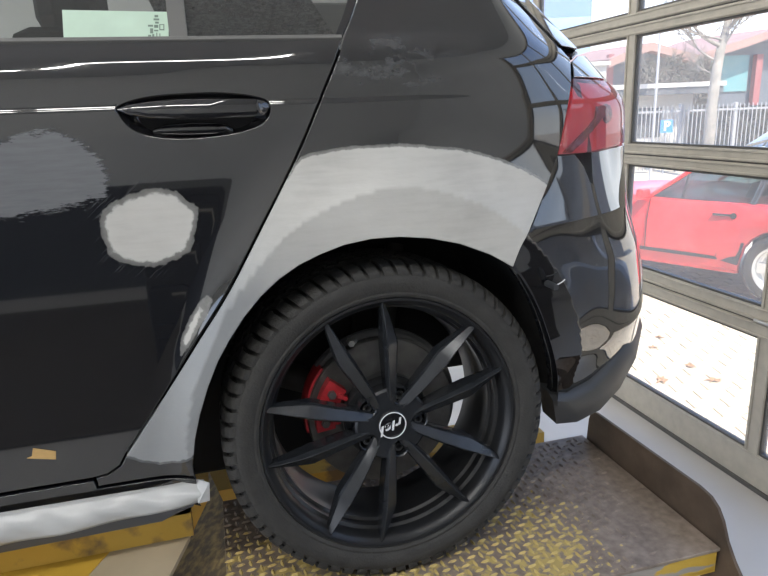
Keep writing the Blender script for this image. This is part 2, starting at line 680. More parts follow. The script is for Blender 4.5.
def panel(name, outline, mt, parent, step=0.012, holes=(), gap=0.0034, roll=0.0016, depth_=0.014, off=0.0,
          fields=None, splits=(), rows=(), label=None, disp=None):
    """body panel: outline in (u,z), hole loops, rolled edges; splits = [(name, loop, label)] become child meshes"""
    outline = np.array(outline)
    if signed_area(outline) < 0:
        outline = outline[::-1]
    outline = offset_loop(outline, -gap)
    hl = []
    for h in holes:
        h = np.array(h)
        if signed_area(h) > 0:
            h = h[::-1]
        hl.append(offset_loop(h, -gap if False else 0.0))
    lo = outline.min(0)
    hi = outline.max(0)
    gx, gz = np.meshgrid(np.arange(lo[0], hi[0], step), np.arange(lo[1], hi[1], step))
    gp = np.stack([gx.ravel(), gz.ravel()], 1)
    gp[:, 0] += (np.floor((gp[:, 1] - lo[1]) / step + .5) % 2) * step * 0.5
    sd = sdist(gp, outline)
    keep = sd < -step * 0.45
    for h in hl:
        keep &= sdist(gp, h) > step * 0.45
    for r in rows:
        keep &= abs(gp[:, 1] - r) > step * 0.35
    for s_ in splits:
        keep &= abs(sdist(gp, s_[1])) > step * 0.35
    gp = gp[keep]
    verts = [tuple(p) for p in gp]
    edges = []

    def addloop(lp, closed=True, test=None):
        k = len(verts)
        verts.extend([tuple(p) for p in lp])
        n = len(lp)
        edges.extend([(k + i, k + (i + 1) % n) for i in range(n if closed else n - 1)])
        return k
    loops = [(addloop(outline), len(outline), outline)]
    for h in hl:
        loops.append((addloop(h), len(h), h))
    for r in rows:
        xs = np.arange(lo[0], hi[0], step * 0.8)
        rp = np.stack([xs, np.full(len(xs), r)], 1)
        ok = sdist(rp, outline) < -step * 0.2
        for h in hl:
            ok &= sdist(rp, h) > step * 0.2
        verts.extend([tuple(p) for p in rp[ok]])
    for s_ in splits:
        lp = s_[1]
        ok = sdist(lp, outline) < -step * 0.12
        for h in hl:
            ok &= sdist(lp, h) > step * 0.12
        k = len(verts)
        idx = {}
        for i in range(len(lp)):
            if ok[i]:
                idx[i] = len(verts)
                verts.append(tuple(lp[i]))
        n = len(lp)
        for i in range(n):
            if i in idx and (i + 1) % n in idx:
                edges.append((idx[i], idx[(i + 1) % n]))
    vs, es, fs, ov, oe, of = geometry.delaunay_2d_cdt([Vector(v) for v in verts], edges, [], 0, 1e-6)
    V = np.array([(v[0], v[1]) for v in vs])
    T = np.array([f for f in fs])
    cen = V[T].mean(1)
    ok = inside(cen, outline)
    for h in hl:
        ok &= ~inside(cen, h)
    T = T[ok]
    cen = cen[ok]
    # orientation
    A = V[T]
    ar = (A[:, 1, 0] - A[:, 0, 0]) * (A[:, 2, 1] - A[:, 0, 1]) - (A[:, 1, 1] - A[:, 0, 1]) * (A[:, 2, 0] - A[:, 0, 0])
    T[ar < 0] = T[ar < 0][:, ::-1]
    P3 = F(V[:, 0], V[:, 1])
    NN = Fn(V[:, 0], V[:, 1])
    P3 = P3 - NN * off if off else P3
    if disp is not None:
        dd = disp(V[:, 0], V[:, 1])
        P3 = P3 + NN * dd[:, None]
        h_ = 0.001
        gu = (disp(V[:, 0] + h_, V[:, 1]) - disp(V[:, 0] - h_, V[:, 1])) / (2 * h_)
        gz_ = (disp(V[:, 0], V[:, 1] + h_) - disp(V[:, 0], V[:, 1] - h_)) / (2 * h_)
        tu = (F(V[:, 0] + h_, V[:, 1]) - F(V[:, 0] - h_, V[:, 1])) / (2 * h_)
        tz = (F(V[:, 0], V[:, 1] + h_) - F(V[:, 0], V[:, 1] - h_)) / (2 * h_)
        NN = np.cross(tu + NN * gu[:, None], tz + NN * gz_[:, None])
        NN /= np.linalg.norm(NN, axis=1, keepdims=True)
    fld = {}
    for k in ('primer', 'sanded', 'haze', 'scratch', 'tone'):
        fn = (fields or {}).get(k)
        fld[k] = fn(V) if fn else np.full(len(V), 1.0 if k in ('primer', 'sanded') else 0.0)
    lab = np.zeros(len(T), int)
    for i, s_ in enumerate(splits):
        lab[inside(cen, s_[1])] = i + 1
    # rolled edge strips
    SV, SN, SF, SL = [], [], [], []
    for (k0, n, lp) in loops:
        t = np.roll(lp, -1, 0) - np.roll(lp, 1, 0)
        t /= np.maximum(np.linalg.norm(t, axis=1, keepdims=True), 1e-9)
        o2 = np.stack([t[:, 1], -t[:, 0]], 1)
        B = F(lp[:, 0], lp[:, 1])
        nb = Fn(lp[:, 0], lp[:, 1])
        B = B - nb * off
        if disp is not None:
            B = B + nb * disp(lp[:, 0], lp[:, 1])[:, None]
        Bo = F(lp[:, 0] + o2[:, 0] * 0.001, lp[:, 1] + o2[:, 1] * 0.001) - F(lp[:, 0], lp[:, 1])
        Bo /= np.linalg.norm(Bo, axis=1, keepdims=True)
        base = len(SV)
        rl = roll if lp is outline else roll * 1.9
        R1 = B + Bo * rl * 0.7 - nb * rl * 0.3
        R2 = B + Bo * rl - nb * rl
        R3 = R2 - nb * depth_
        n1 = nb * 0.7 + Bo * 0.7
        for row, nr in ((B, nb), (R1, n1), (R2, Bo), (R3, Bo)):
            SV.extend(row.tolist())
            SN.extend((nr / np.linalg.norm(nr, axis=1, keepdims=True)).tolist())
        li = np.zeros(n, int)
        for i, s_ in enumerate(splits):
            li[inside(lp - o2 * 0.004, s_[1])] = i + 1
        for j in range(3):
            for i in range(n):
                i2 = (i + 1) % n
                SF.append((base + j * n + i, base + (j + 1) * n + i, base + (j + 1) * n + i2, base + j * n + i2))
                SL.append(li[i])
        for k in ('primer', 'sanded', 'haze', 'scratch', 'tone'):
            v0 = {'primer': 1.0, 'sanded': 1.0}.get(k, 0.0)
            fn = (fields or {}).get(k)
            a = fn(lp) if fn else np.full(n, v0)
            fld[k + '_s'] = np.concatenate([fld.get(k + '_s', np.zeros(0)), np.tile(a, 4)])
    keys = ('primer', 'sanded', 'haze', 'scratch', 'tone')
    AV = np.concatenate([P3, np.array(SV)])
    AN = np.concatenate([NN, np.array(SN)])
    AT = {k: np.concatenate([fld[k], fld[k + '_s']]) for k in keys}
    nf = len(V)
    faces = [tuple(t) for t in T.tolist()] + [tuple(i + nf for i in f) for f in SF]
    lab = np.concatenate([lab, np.array(SL)]) if len(SL) else lab
    root = None
    objs = []
    for li in range(len(splits) + 1):
        ff = [faces[i] for i in np.nonzero(lab == li)[0]]
        if not ff:
            continue
        used = sorted({i for f in ff for i in f})
        mp = {g: i for i, g in enumerate(used)}
        me = bpy.data.meshes.new(name)
        me.from_pydata(AV[used].tolist(), [], [tuple(mp[i] for i in f) for f in ff])
        me.polygons.foreach_set('use_smooth', [True] * len(me.polygons))
        for k in keys:
            at_ = me.attributes.new(k, 'FLOAT', 'POINT')
            at_.data.foreach_set('value', AT[k][used].astype(np.float32))
        me.normals_split_custom_set_from_vertices(AN[used].tolist())
        me.materials.append(mt)
        if li == 0:
            root = link(name, me, None, parent, label)
            objs.append(root)
        else:
            objs.append(link(splits[li - 1][0], me, None, root, splits[li - 1][2]))
    return objs


# ================================================================== THE CAR
car = empty('car', (0, 0.9, -0.0))
tag(car, 'black hatchback with bare primer on the rear wheel arch, up on the workshop lift', 'car')
CARINV = Vector((0, -0.9, 0))


def carpart(o):
    """parts are modelled in world space: cancel the empty's own offset"""
    o.location = CARINV
    return o


door_gap = P((343, 37), (333, 68), (320, 100), (305, 137), (290, 170), (262, 226), (230, 288), (195, 345), (160, 402), (139, 435), (126, 455))
door_gap = [tuple(p) for p in dense(door_gap, 0.012, False, True)]
BELT = 1.0365
gx_low = door_gap[-1]
# ---- rear door panel
door_out = [(-1.02, BELT)] + [(door_gap[0][0] - 0.004, BELT)] + door_gap[1:] + [(door_gap[-1][0] - 0.012, 0.335), (door_gap[-1][0] - 0.035, 0.321), (door_gap[-1][0] - 0.06, 0.318), (-1.02, 0.318)]
door_out = dense(door_out, 0.010)
cup = dense(P((114, 108), (122, 103), (138, 98), (160, 94.5), (190, 92.5), (220, 92), (245, 94), (262, 97.5), (270, 102), (271.5, 111),
              (268, 120), (255, 129), (235, 134.5), (212, 138), (185, 140), (160, 139), (140, 134.5), (126, 126), (118, 116)), 0.004, True, True)
filler = dense(P((100, 222), (108, 206), (130, 195), (152, 189), (172, 190), (186, 200), (197, 208), (198, 222), (193, 240), (188, 252), (170, 262),
                 (150, 267), (128, 264), (112, 257), (105, 244)), 0.006, True, True)
sand = dense(P((-30, 150), (0, 143), (20, 134), (45, 132), (60, 133), (80, 144), (98, 158), (108, 178), (104, 196), (80, 205), (50, 211), (20, 216), (-30, 220)), 0.01, True)
sliver = dense(P((181, 355), (182, 340), (190, 320), (198, 307), (207, 296), (211, 300), (205, 316), (193, 338)), 0.005, True)
sliver2 = np.array(sliver)


def fill_scratch(V):
    d = sdist(V, filler)
    return np.clip(1 - d / 0.05, 0, 1) * (d > -0.01) * (V[:, 0] < np.mean(filler[:, 0]) + 0.03)


doorf = {'primer': lambda V: np.minimum(sdist(V, filler), 1.6 * sdist(V, sliver2) - 0.003),
         'sanded': lambda V: sdist(V, sand),
         'scratch': fill_scratch,
         'haze': lambda V: 0.35 * np.exp(-((V[:, 0] + 0.10) ** 2 + (V[:, 1] - 0.86) ** 2) / 0.004)}
door = panel('rear_door', door_out, PAINT, car, 0.011, holes=[cup], fields=doorf,
             splits=[('filler_patch', filler, 'round patch of pale body filler sanded into the black door'),
                     ('sanded_patch', sand, 'matt grey patch where the clear coat is sanded'),
                     ('primer_patch', sliver2, 'narrow pale primer sliver on the trailing door edge')],
             rows=(ZC - .006, ZC - .003, ZC, ZC + 0.003, ZC + .006, 1.018, 1.026, 1.032), label='black door skin with two sanded patches')
carpart(door[0])

# handle cup (bowl behind the opening)
cc = cup.mean(0)
K = 9
mb = MB()
vs = []
for k in range(K + 1):
    s_ = 1 - k / K
    ring = cc + (cup - cc) * (0.10 + 0.90 * s_ ** 0.6)
    dd = 0.036 * (1 - (s_) ** 2.6)
    b_ = F(ring[:, 0], ring[:, 1])
    nn = Fn(ring[:, 0], ring[:, 1])
    vs += (b_ - nn * (dd + 0.002)).tolist()
n = len(cup)
fs = [(k * n + i, k * n + (i + 1) % n, (k + 1) * n + (i + 1) % n, (k + 1) * n + i) for k in range(K) for i in range(n)]
fs.append(tuple(range(K * n, K * n + n)))
mb.add(vs, fs)
cupo = mb.build('handle_cup', GLOSSB, door[0], smooth=60, label='recessed gloss black cup behind the handle')

# handle bar


def handle_loft(name, top, bot, yo, yi, mt, parent, label=None):
    """bar between an upper and a lower picture line; yo / yi proud and inner offsets per station"""
    mb = MB()
    n = len(top)
    ring = 12
    for i in range(n):
        t = np.array(inv(*top[i]))
        b = np.array(inv(*bot[i]))
        c = (t + b) / 2
        h = (t - b) / 2
        for k in range(ring):
            a = 2 * PI * k / ring
            ca, sa_ = math.cos(a), math.sin(a)
            ca = math.copysign(abs(ca) ** 0.6, ca)
            sa_ = math.copysign(abs(sa_) ** 0.6, sa_)
            q = c + h * sa_
            b3 = F(q[0], q[1])
            nn = Fn(q[0], q[1])
            mid = (yo[i] + yi[i]) / 2
            hf = (yo[i] - yi[i]) / 2
            mb.v.append(tuple(b3 + nn * (mid + hf * ca)))
    for i in range(n - 1):
        for k in range(ring):
            mb.f.append((i * ring + k, i * ring + (k + 1) % ring, (i + 1) * ring + (k + 1) % ring, (i + 1) * ring + k))
    mb.f.append(tuple(range(ring))[::-1])
    mb.f.append(tuple(range((n - 1) * ring, n * ring)))
    return mb.build(name, mt, parent, smooth=50, label=label)


hx = [117, 128, 150, 180, 210, 235, 248, 256]
ht = [108, 104.5, 101.5, 99.5, 98.8, 98.8, 99.2, 99.5]
hb = [110, 115, 119, 120, 119.5, 118.5, 118, 117]
handle_loft('door_handle', list(zip(hx, ht)), list(zip(hx, hb)),
            [-0.002, 0.004, 0.012, 0.017, 0.018, 0.015, 0.013, 0.012],
            [-0.012, -0.006, 0.000, 0.004, 0.005, 0.002, 0.0, -0.002], GLOSSB, door[0], 'gloss black pull handle')
handle_loft('lock_cap', [(256.8, 99.6), (264, 100.5), (270.5, 104)], [(256, 117), (262, 117.5), (268, 114)],
            [0.011, 0.008, -0.001], [-0.012, -0.012, -0.012], GLOSSB, door[0], 'gloss black cap at the handle end')
# lower moulding in the cup
handle_loft('cup_insert', [(152, 128), (165, 123), (190, 120.8), (215, 121), (226, 122), (234, 128)],
            [(152, 135), (163, 136.5), (190, 137), (213, 136.4), (226, 134.8), (234, 132)],
            [-0.022, -0.016, -0.013, -0.013, -0.015, -0.022], [-0.034] * 6, GLOSSB, door[0], 'gloss black finger pad in the cup')

# ---- front door beyond the frame
fd = dense([(-2.05, BELT), (-1.026, BELT), (-1.026, 0.318), (-2.05, 0.318)], 0.03)
fdo = panel('front_door', fd, PAINT, car, 0.05, rows=(ZC - .003, ZC, ZC + 0.003, 1.026))
carpart(fdo[0])

# ---- quarter panel
seam = P((571, 60), (572.5, 80), (570, 100), (565, 125), (558.5, 155), (549, 183), (537, 214), (524, 243), (513.5, 268))
arch_q = P((513.5, 268), (490, 255.5), (460, 245), (430, 239.5), (400, 238), (372, 240), (345, 246), (322, 255), (300, 266), (280, 280),
           (262, 297), (245, 318), (231, 340), (219, 362), (209, 388), (201, 415), (196, 440), (194, 466))
qx = door_gap[-1][0]
qout = list(door_gap)
qout += [(qx - 0.012, 0.335), (qx - 0.035, 0.321), (qx - 0.055, 0.318)]
qout += [(qx - 0.055, 0.299), (arch_q[-1][0], 0.297)]
qout += arch_q[::-1]
seamc = [tuple(p) for p in dense(seam[::-1], 0.012, False, True)]
qout += seamc[1:]
# up the pillar to the roof, in (u,z)
top_u = seam[0][0]
qout += [(top_u - 0.005, 1.05), (top_u - 0.01, 1.15), (top_u - 0.01, 1.30), (top_u - 0.02, 1.385), (0.10, 1.392), (-0.25, 1.392), (-0.40, 1.36)]
glass_edge = P((343, 37), (352, 14), (359, -8))
qout += [(-0.28, 1.345), (-0.12, 1.30), (glass_edge[2][0] + 0.0, glass_edge[2][1]), (glass_edge[1][0], glass_edge[1][1])]
qout = dense(qout, 0.009)
primer_q = dense([tuple(p) for p in P((292, 165), (300, 157), (312, 152), (340, 147), (370, 144.5), (400, 143.2), (430, 145), (462, 148), (485, 153), (505, 160),
                    (525, 168), (545, 180), (556, 188), (545, 220), (530, 262), (512, 290), (440, 300), (300, 330), (220, 420), (200, 450), (193, 459),
                    (180, 463), (160, 465), (142, 463), (130, 459), (118, 456), (115, 450), (130, 430), (165, 385), (230, 275))], 0.008)


def haze_q(V):
    c = inv(385, 60)
    return 0.75 * np.exp(-((V[:, 0] - c[0]) ** 2 / 0.018 + (V[:, 1] - c[1]) ** 2 / 0.0022))


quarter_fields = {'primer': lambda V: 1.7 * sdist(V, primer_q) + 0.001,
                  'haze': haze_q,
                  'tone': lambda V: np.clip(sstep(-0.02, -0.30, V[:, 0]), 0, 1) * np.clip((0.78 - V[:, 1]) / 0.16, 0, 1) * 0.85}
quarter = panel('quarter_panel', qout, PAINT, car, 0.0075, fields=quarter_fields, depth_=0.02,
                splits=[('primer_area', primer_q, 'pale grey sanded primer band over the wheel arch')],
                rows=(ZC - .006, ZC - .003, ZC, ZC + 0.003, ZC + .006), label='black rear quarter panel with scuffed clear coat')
carpart(quarter[0])

# ---- rocker (sill) under the doors
rk = dense([(-2.05, 0.314), (qx - 0.058, 0.314), (qx - 0.055, 0.296), (arch_q[-1][0], 0.293), (arch_q[-1][0] + 0.004, 0.262), (qx + 0.04, 0.225), (-2.05, 0.205)], 0.015)
rko = panel('rocker_panel', rk, PAINT, car, 0.02)
carpart(rko[0])

SILLG = mat('grey_sill_plastic', (0.10, 0.105, 0.115), 0.5)
se = panel('sill_edge', dense([(-2.05, 0.232), (arch_q[-1][0] - 0.005, 0.250), (arch_q[-1][0] - 0.012, 0.228), (qx + 0.04, 0.200), (-2.05, 0.182)], 0.02), SILLG, car, 0.02, off=-0.004, gap=0)
carpart(se[0])

# ---- bumper
ue = UMAX - 0.012
bl = P((513.5, 268), (527, 287), (539, 310), (548, 335), (555, 360), (559, 385), (558, 400))
lowb = [(0.47 + 0.0, 0.18)]
bump_top = P((558.5, 155), (590, 152.5))
ztop = bump_top[1][1]
bout = list(seamc)[:0]
lowseam = [p for p in seamc if p[1] < bump_top[0][1] - 0.002]
bout = [tuple(p) for p in lowseam]                         # from the arch up to the lamp
bout += [bump_top[0], bump_top[1], (0.72, ztop + .004), (0.80, ztop + .006), (ue, ztop + .008)]
lip_top = P((556, 404), (575, 400), (598, 386), (615, 366))
bout += [(ue, 0.43), (1.0, 0.43), (0.90, 0.42), (0.82, 0.41), lip_top[3], lip_top[2], lip_top[1], lip_top[0]]
bout += [tuple(p) for p in dense(bl[::-1], 0.01, False, True)][1:-1]
bout = dense(bout, 0.010)


LOWL = P((560, 366), (580, 360), (603, 348), (622, 332))


def bump_disp(u, z):
    """concave arch side with a crease running down from the seam to the lip, undercut below a shelf crease"""
    cu = np.interp(z, [0.20, 0.33, 0.45, 0.55, 0.62, 0.70], [0.50, 0.50, 0.485, 0.455, 0.425, 0.40])
    t = (cu - u) / 0.020
    k = np.where(t > 30, t, np.log1p(np.exp(np.clip(t, -30, 30)))) * 0.020
    k = k * sstep(0.28, 0.40, z) * (1 - sstep(0.58, 0.74, z))
    low = np.interp(u, [p[0] for p in LOWL] + [0.9], [p[1] for p in LOWL] + [0.47])
    t = (low - z) / 0.006
    q = np.where(t > 30, t, np.log1p(np.exp(np.clip(t, -30, 30)))) * 0.006
    top = np.maximum(z - 0.70, 0) * (1 - sstep(0.60, 0.72, u))
    return -0.16 * k - 0.24 * np.minimum(q, 0.14) - 0.12 * top


bumper = panel('rear_bumper', bout, PAINT, car, 0.007, disp=bump_disp, label='gloss black rear bumper corner')
carpart(bumper[0])

# lower lip: matt plastic blade along the bottom edge of the bumper
mb = MB()
st = [((554, 399), (556.5, 424)), ((575, 400), (577, 422)), ((598, 386), (600, 410)), ((613, 368), (620, 388)), ((628, 344), (636, 358))]
us = []
for a, b in st:
    pa = F(*inv(*a)) - Fn(*inv(*a)) * 0.02
    q = inv(*b)
    pb = F(*q)
    us.append((pa, pb, Fn(*q)))
for uu, zt, zb in ((0.80, 0.425, 0.362), (0.90, 0.435, 0.372), (1.0, 0.44, 0.378), (ue, 0.44, 0.38)):
    us.append((F(uu, zt) - Fn(uu, zt) * 0.02, F(uu, zb) + Fn(uu, zb) * 0.004, Fn(uu, zb)))
nst = len(us)
for pa, pb, nn in us:
    lp = [pa, pa + nn * 0.012 + (pb - pa) * 0.15, pb + nn * 0.004 + (pa - pb) * 0.28, pb + (0, 0, 0.0), pb - nn * 0.05 + (0, 0, -0.004), pa - nn * 0.04]
    mb.v += [tuple(p) for p in lp]
for i in range(nst - 1):
    for k in range(6):
        mb.f.append((i * 6 + k, i * 6 + (k + 1) % 6, (i + 1) * 6 + (k + 1) % 6, (i + 1) * 6 + k))
mb.f.append(tuple(range(6)))
mb.f.append(tuple(range((nst - 1) * 6, nst * 6)))
lip = mb.build('bumper_lip', BLACKP, bumper[0], smooth=50, label='matt grey plastic lip under the bumper')

# clip and white cable end on the bumper side
q0 = inv(551, 285)
c0 = F(*q0) + np.array((0, -0.004, 0))
mb = MB()
mb.lathe_y([(0.0, -0.004), (0.0055, -0.004), (0.0065, 0.0), (0.0065, 0.03)], 20, c0[0], c0[2])
for i in range(len(mb.v)):
    mb.v[i] = (mb.v[i][0], mb.v[i][1] + c0[1] - 0.012, mb.v[i][2])
mb.build('bumper_clip', BLACKP, bumper[0], smooth=40)
mb = MB()
cpts = []
for p_ in ((554, 285), (558, 283.5), (562, 281), (564, 279)):
    q_ = inv(*p_)
    cpts.append(F(*q_) + Fn(*q_) * 0.003)
mb.tube(cpts, 0.0012, 8)
mb.build('cable_end', SILVER, bumper[0], smooth=60, label='short white wire end')

# ---- tail lamp
TLG = None
mt, nt, out = nodes_of('red_lamp_lens')
tr = nt.nodes.new('ShaderNodeBsdfTransparent')
tr.inputs[0].default_value = (0.80, 0.16, 0.20, 1)
gl = nt.nodes.new('ShaderNodeBsdfGlossy')
gl.inputs['Roughness'].default_value = 0.02
lw = schlick(nt, 0.09)
mx = nt.nodes.new('ShaderNodeMixShader')
nt.links.new(lw.outputs[0], mx.inputs[0])
nt.links.new(tr.outputs[0], mx.inputs[1])
nt.links.new(gl.outputs[0], mx.inputs[2])
tl_ = nt.nodes.new('ShaderNodeBsdfDiffuse')
tl_.inputs[0].default_value = (0.62, 0.36, 0.42, 1)
mx2 = nt.nodes.new('ShaderNodeMixShader')
mx2.inputs[0].default_value = 0.13
nt.links.new(mx.outputs[0], mx2.inputs[1])
nt.links.new(tl_.outputs[0], mx2.inputs[2])
nt.links.new(mx2.outputs[0], out.inputs[0])
LENS = mt
LAMPR = mat('lamp_reflector_pink', (0.80, 0.36, 0.38), 0.35)
LAMPD = mat('lamp_dark_red', (0.07, 0.004, 0.006), 0.3)
LAMPM = mat('lamp_mid_red', (0.10, 0.002, 0.004), 0.3)
tl_left = P((573, 78), (572, 90), (568, 113), (564, 132), (558.5, 155))
tlo = [tl_left[0], tl_left[1], tl_left[2], tl_left[3], tl_left[4], bump_top[1], (0.72, ztop + .008), (0.80, ztop + .010), (0.87, ztop + .012), (0.87, 0.945), (0.80, 0.955), (0.72, 0.960), (0.64, 0.962)]
tlo = dense(tlo, 0.01)
lens = panel('tail_lamp', tlo, LENS, car, 0.012, gap=0.0012, roll=0.001, depth_=0.006, label='red tail lamp lens')
carpart(lens[0])
back = panel('lamp_housing', dense(tlo, 0.012), LAMPR, lens[0], 0.02, gap=0.002, depth_=0.01, off=0.010)
# inner dark band and ring
mb = MB()
bandp = [((565, 153), (573, 153)), ((575, 143), (586, 141)), ((590, 128), (600, 124)), ((598, 118), (607, 115)), ((600, 106), (608, 104))]
for a, b in bandp:
    for q_, o_ in ((a, 0.004), (b, 0.004), (b, 0.008), (a, 0.008)):
        qq = inv(*q_)
        mb.v.append(tuple(F(*qq) - Fn(*qq) * o_))
for i in range(len(bandp) - 1):
    for k in range(4):
        mb.f.append((i * 4 + k, i * 4 + (k + 1) % 4, i * 4 + 4 + (k + 1) % 4, i * 4 + 4 + k))
mb.f.append((0, 1, 2, 3))
mb.f.append(tuple(range(len(bandp) * 4 - 4, len(bandp) * 4)))
mb.build('lamp_band', LAMPM, lens[0], smooth=30, label='darker red light bar inside the lamp')
qq = inv(611, 113)
c1 = Vector(F(*qq) - Fn(*qq) * 0.008)
mb = MB()
nn = Vector(Fn(*qq))
rot = nn.to_track_quat('-Y', 'Z').to_matrix()
mb.lathe_y([(0.006, -0.003), (0.016, -0.004), (0.019, 0.0), (0.019, 0.008), (0.006, 0.008)], 24)
mb.v = [tuple(c1 + rot @ Vector(v)) for v in mb.v]
mb.build('lamp_ring', LAMPD, lens[0], smooth=40, label='dark round bulb ring')

# ---- tailgate, spoiler side fin and rear glass above the lamp
tgt = panel('tailgate', dense([seam[0], tl_left[0], (0.64, 0.965), (0.72, 0.963), (0.80, 0.958), (0.873, 0.948), (0.873, ztop + .014), (ue, ztop + .014), (ue, 1.02), (0.75, 1.02), (0.62, 1.012)], 0.012),
            PAINT, car, 0.014, label='black tailgate below the rear glass')
carpart(tgt[0])
rg = panel('rear_window', dense([(0.66, 1.026), (0.75, 1.026), (ue, 1.026), (ue, 1.30), (0.66, 1.30)], 0.02), GLOSSB, car, 0.02, off=0.006,
           label='dark rear window glass')
carpart(rg[0])
fin = panel('spoiler_fin', dense([(top_u + 0.001, 1.022), (0.655, 1.022), (0.655, 1.30), (0.75, 1.31), (ue, 1.31), (ue, 1.385), (top_u - 0.012, 1.385), (top_u - 0.004, 1.15)], 0.014),
            GLOSSB, car, 0.016, off=-0.004, label='gloss black spoiler side fin')
carpart(fin[0])

# ---- roof
mb = MB()
xs = np.linspace(-1.9, 0.12, 16)
rows_ = [(0.56, 1.40), (0.75, 1.435), (0.95, 1.445)]
for x in xs:
    e0 = F(min(x, 0.12), 1.385)
    sx = 1.0
    for y, z in [(e0[1] + 0.002, 1.384)] + rows_:
        drop = 0.10 * max(0, (-1.3 - x) / 0.6) ** 2
        mb.v.append((x, y, z - drop))
for i in range(15):
    for k in range(3):
        mb.f.append((i * 4 + k, i * 4 + 4 + k, i * 4 + 5 + k, i * 4 + 1 + k))
roof = carpart(mb.build('roof_panel', PAINT, car, smooth=60))

# ---- side window: rubber waist strip, glass, divider, frame trim
gz0 = 1.040
strip = []
mb = MB()
NS = 40
x0, x1 = -2.0, door_gap[0][0] - 0.002
for i in range(NS + 1):
    x = x0 + (x1 - x0) * i / NS
    a = F(x, 1.0365)
    mb.v += [tuple(a + (0, 0.003, -0.004)), tuple(a + (0, 0.0005, 0.001)), tuple(a + (0, 0.003, 0.006)), tuple(a + (0, 0.018, 0.008)), tuple(a + (0, 0.02, -0.004))]
for i in range(NS):
    for k in range(5):
        mb.f.append((i * 5 + k, i * 5 + (k + 1) % 5, i * 5 + 5 + (k + 1) % 5, i * 5 + 5 + k))
mb.f.append((0, 1, 2, 3, 4))
mb.f.append(tuple(range(NS * 5, NS * 5 + 5)))
carpart(mb.build('waist_strip', RUBBER2, car, smooth=30, label='dull grey rubber strip under the side window'))

g1 = inv(349, 9)
ge = [(glass_edge[0][0] - 0.012, 1.041), (glass_edge[1][0] - 0.014, glass_edge[1][1]), (glass_edge[2][0] - 0.014, glass_edge[2][1]), (-0.14, 1.285), (-0.30, 1.33), (-0.45, 1.345)]
winp = [(-2.0, 1.041), ge[0], ge[1], ge[2], ge[3], ge[4], ge[5], (-1.3, 1.345), (-1.7, 1.25)]
div = inv(177, 20)
wm = [(-0.995, 1.041), (div[0] - 0.012, 1.041), (div[0] - 0.012, 1.343), (-0.995, 1.343)]
w1 = panel('window_glass', dense(wm, 0.03), CARGLASS, car, 0.04, off=0.016, gap=0, depth_=0.002, roll=0.0005, label='grey tinted rear door window')
carpart(w1[0])
w2 = panel('quarter_glass', dense([(div[0] + 0.010, 1.041), ge[0], ge[1], ge[2], ge[3], ge[4], (div[0] + 0.010, 1.34)], 0.02), CARGLASS, car, 0.03, off=0.014, gap=0, depth_=0.002,
           roll=0.0005, label='small fixed rear quarter glass')
carpart(w2[0])
wf = panel('front_glass', dense([(-2.0, 1.041), (-1.06, 1.041), (-1.06, 1.343), (-1.55, 1.32)], 0.03), CARGLASS, car, 0.04, off=0.016, gap=0, depth_=0.002, roll=0.0005)
carpart(wf[0])
dv = panel('window_divider', dense([(div[0] - 0.013, 1.046), (div[0] + 0.012, 1.046), (div[0] + 0.012, 1.345), (div[0] - 0.013, 1.345)], 0.01), RUBBER2, car, 0.012, off=0.008,
           gap=0, label='upright rubber divider between the side windows')
carpart(dv[0])
bp_ = panel('pillar_trim', dense([(-1.058, 1.046), (-0.997, 1.046), (-0.997, 1.347), (-1.058, 1.347)], 0.02), GLOSSB, car, 0.02, off=0.004, gap=0)
carpart(bp_[0])
# frame trim that sweeps up beside the glass
tro = [ge[0], ge[1], ge[2], ge[3], ge[4], ge[5], (-1.3, 1.345), (-1.3, 1.365), (-0.45, 1.365), (-0.29, 1.35), (-0.125, 1.303),
       (glass_edge[2][0] - 0.002, glass_edge[2][1]), (glass_edge[1][0] - 0.002, glass_edge[1][1]), (glass_edge[0][0] - 0.003, 1.040)]
trm = panel('window_frame_trim', dense(tro, 0.008), GLOSSB, car, 0.010, off=0.003, gap=0, label='gloss black frame around the quarter glass')
carpart(trm[0])
# upper body side above the windows
ub = panel('roof_rail', dense([(-2.0, 1.366), (-0.44, 1.366), (-0.41, 1.385), (-2.0, 1.385)], 0.03), PAINT, car, 0.03)
carpart(ub[0])

# pale green sheet that paints the bright far-side view onto the glass
mb = MB()
lab = [(-0.30, 0)]
l4 = [at(62, 10, 1, 0.075), at(168, 12, 1, 0.075), at(168, 36, 1, 0.055), at(64, 37, 1, 0.055)]
l4u = [inv(62, 6, 0.018), inv(168, 8, 0.018), inv(168, 42, 0.018), inv(64, 43, 0.018)]
tp = [F(u_, z_) for u_, z_ in l4u]
nn4 = [Fn(u_, z_) for u_, z_ in l4u]
fr_ = [t - n_ * 0.014 for t, n_ in zip(tp, nn4)]
bk_ = [t - n_ * 0.0150 for t, n_ in zip(tp, nn4)]
mb.hexa([tuple(p) for p in bk_] + [tuple(p) for p in fr_])
lb = mb.build('far_view_sheet', FARVIEW, w1[0], label='pale green sheet with dark stamp, standing in for the bright far-side view')


def on_sheet(s_, t_, o_):
    a = fr_[0] * (1 - s_) + fr_[1] * s_
    b = fr_[3] * (1 - s_) + fr_[2] * s_
    return a * (1 - t_) + b * t_ + nn4[0] * o_


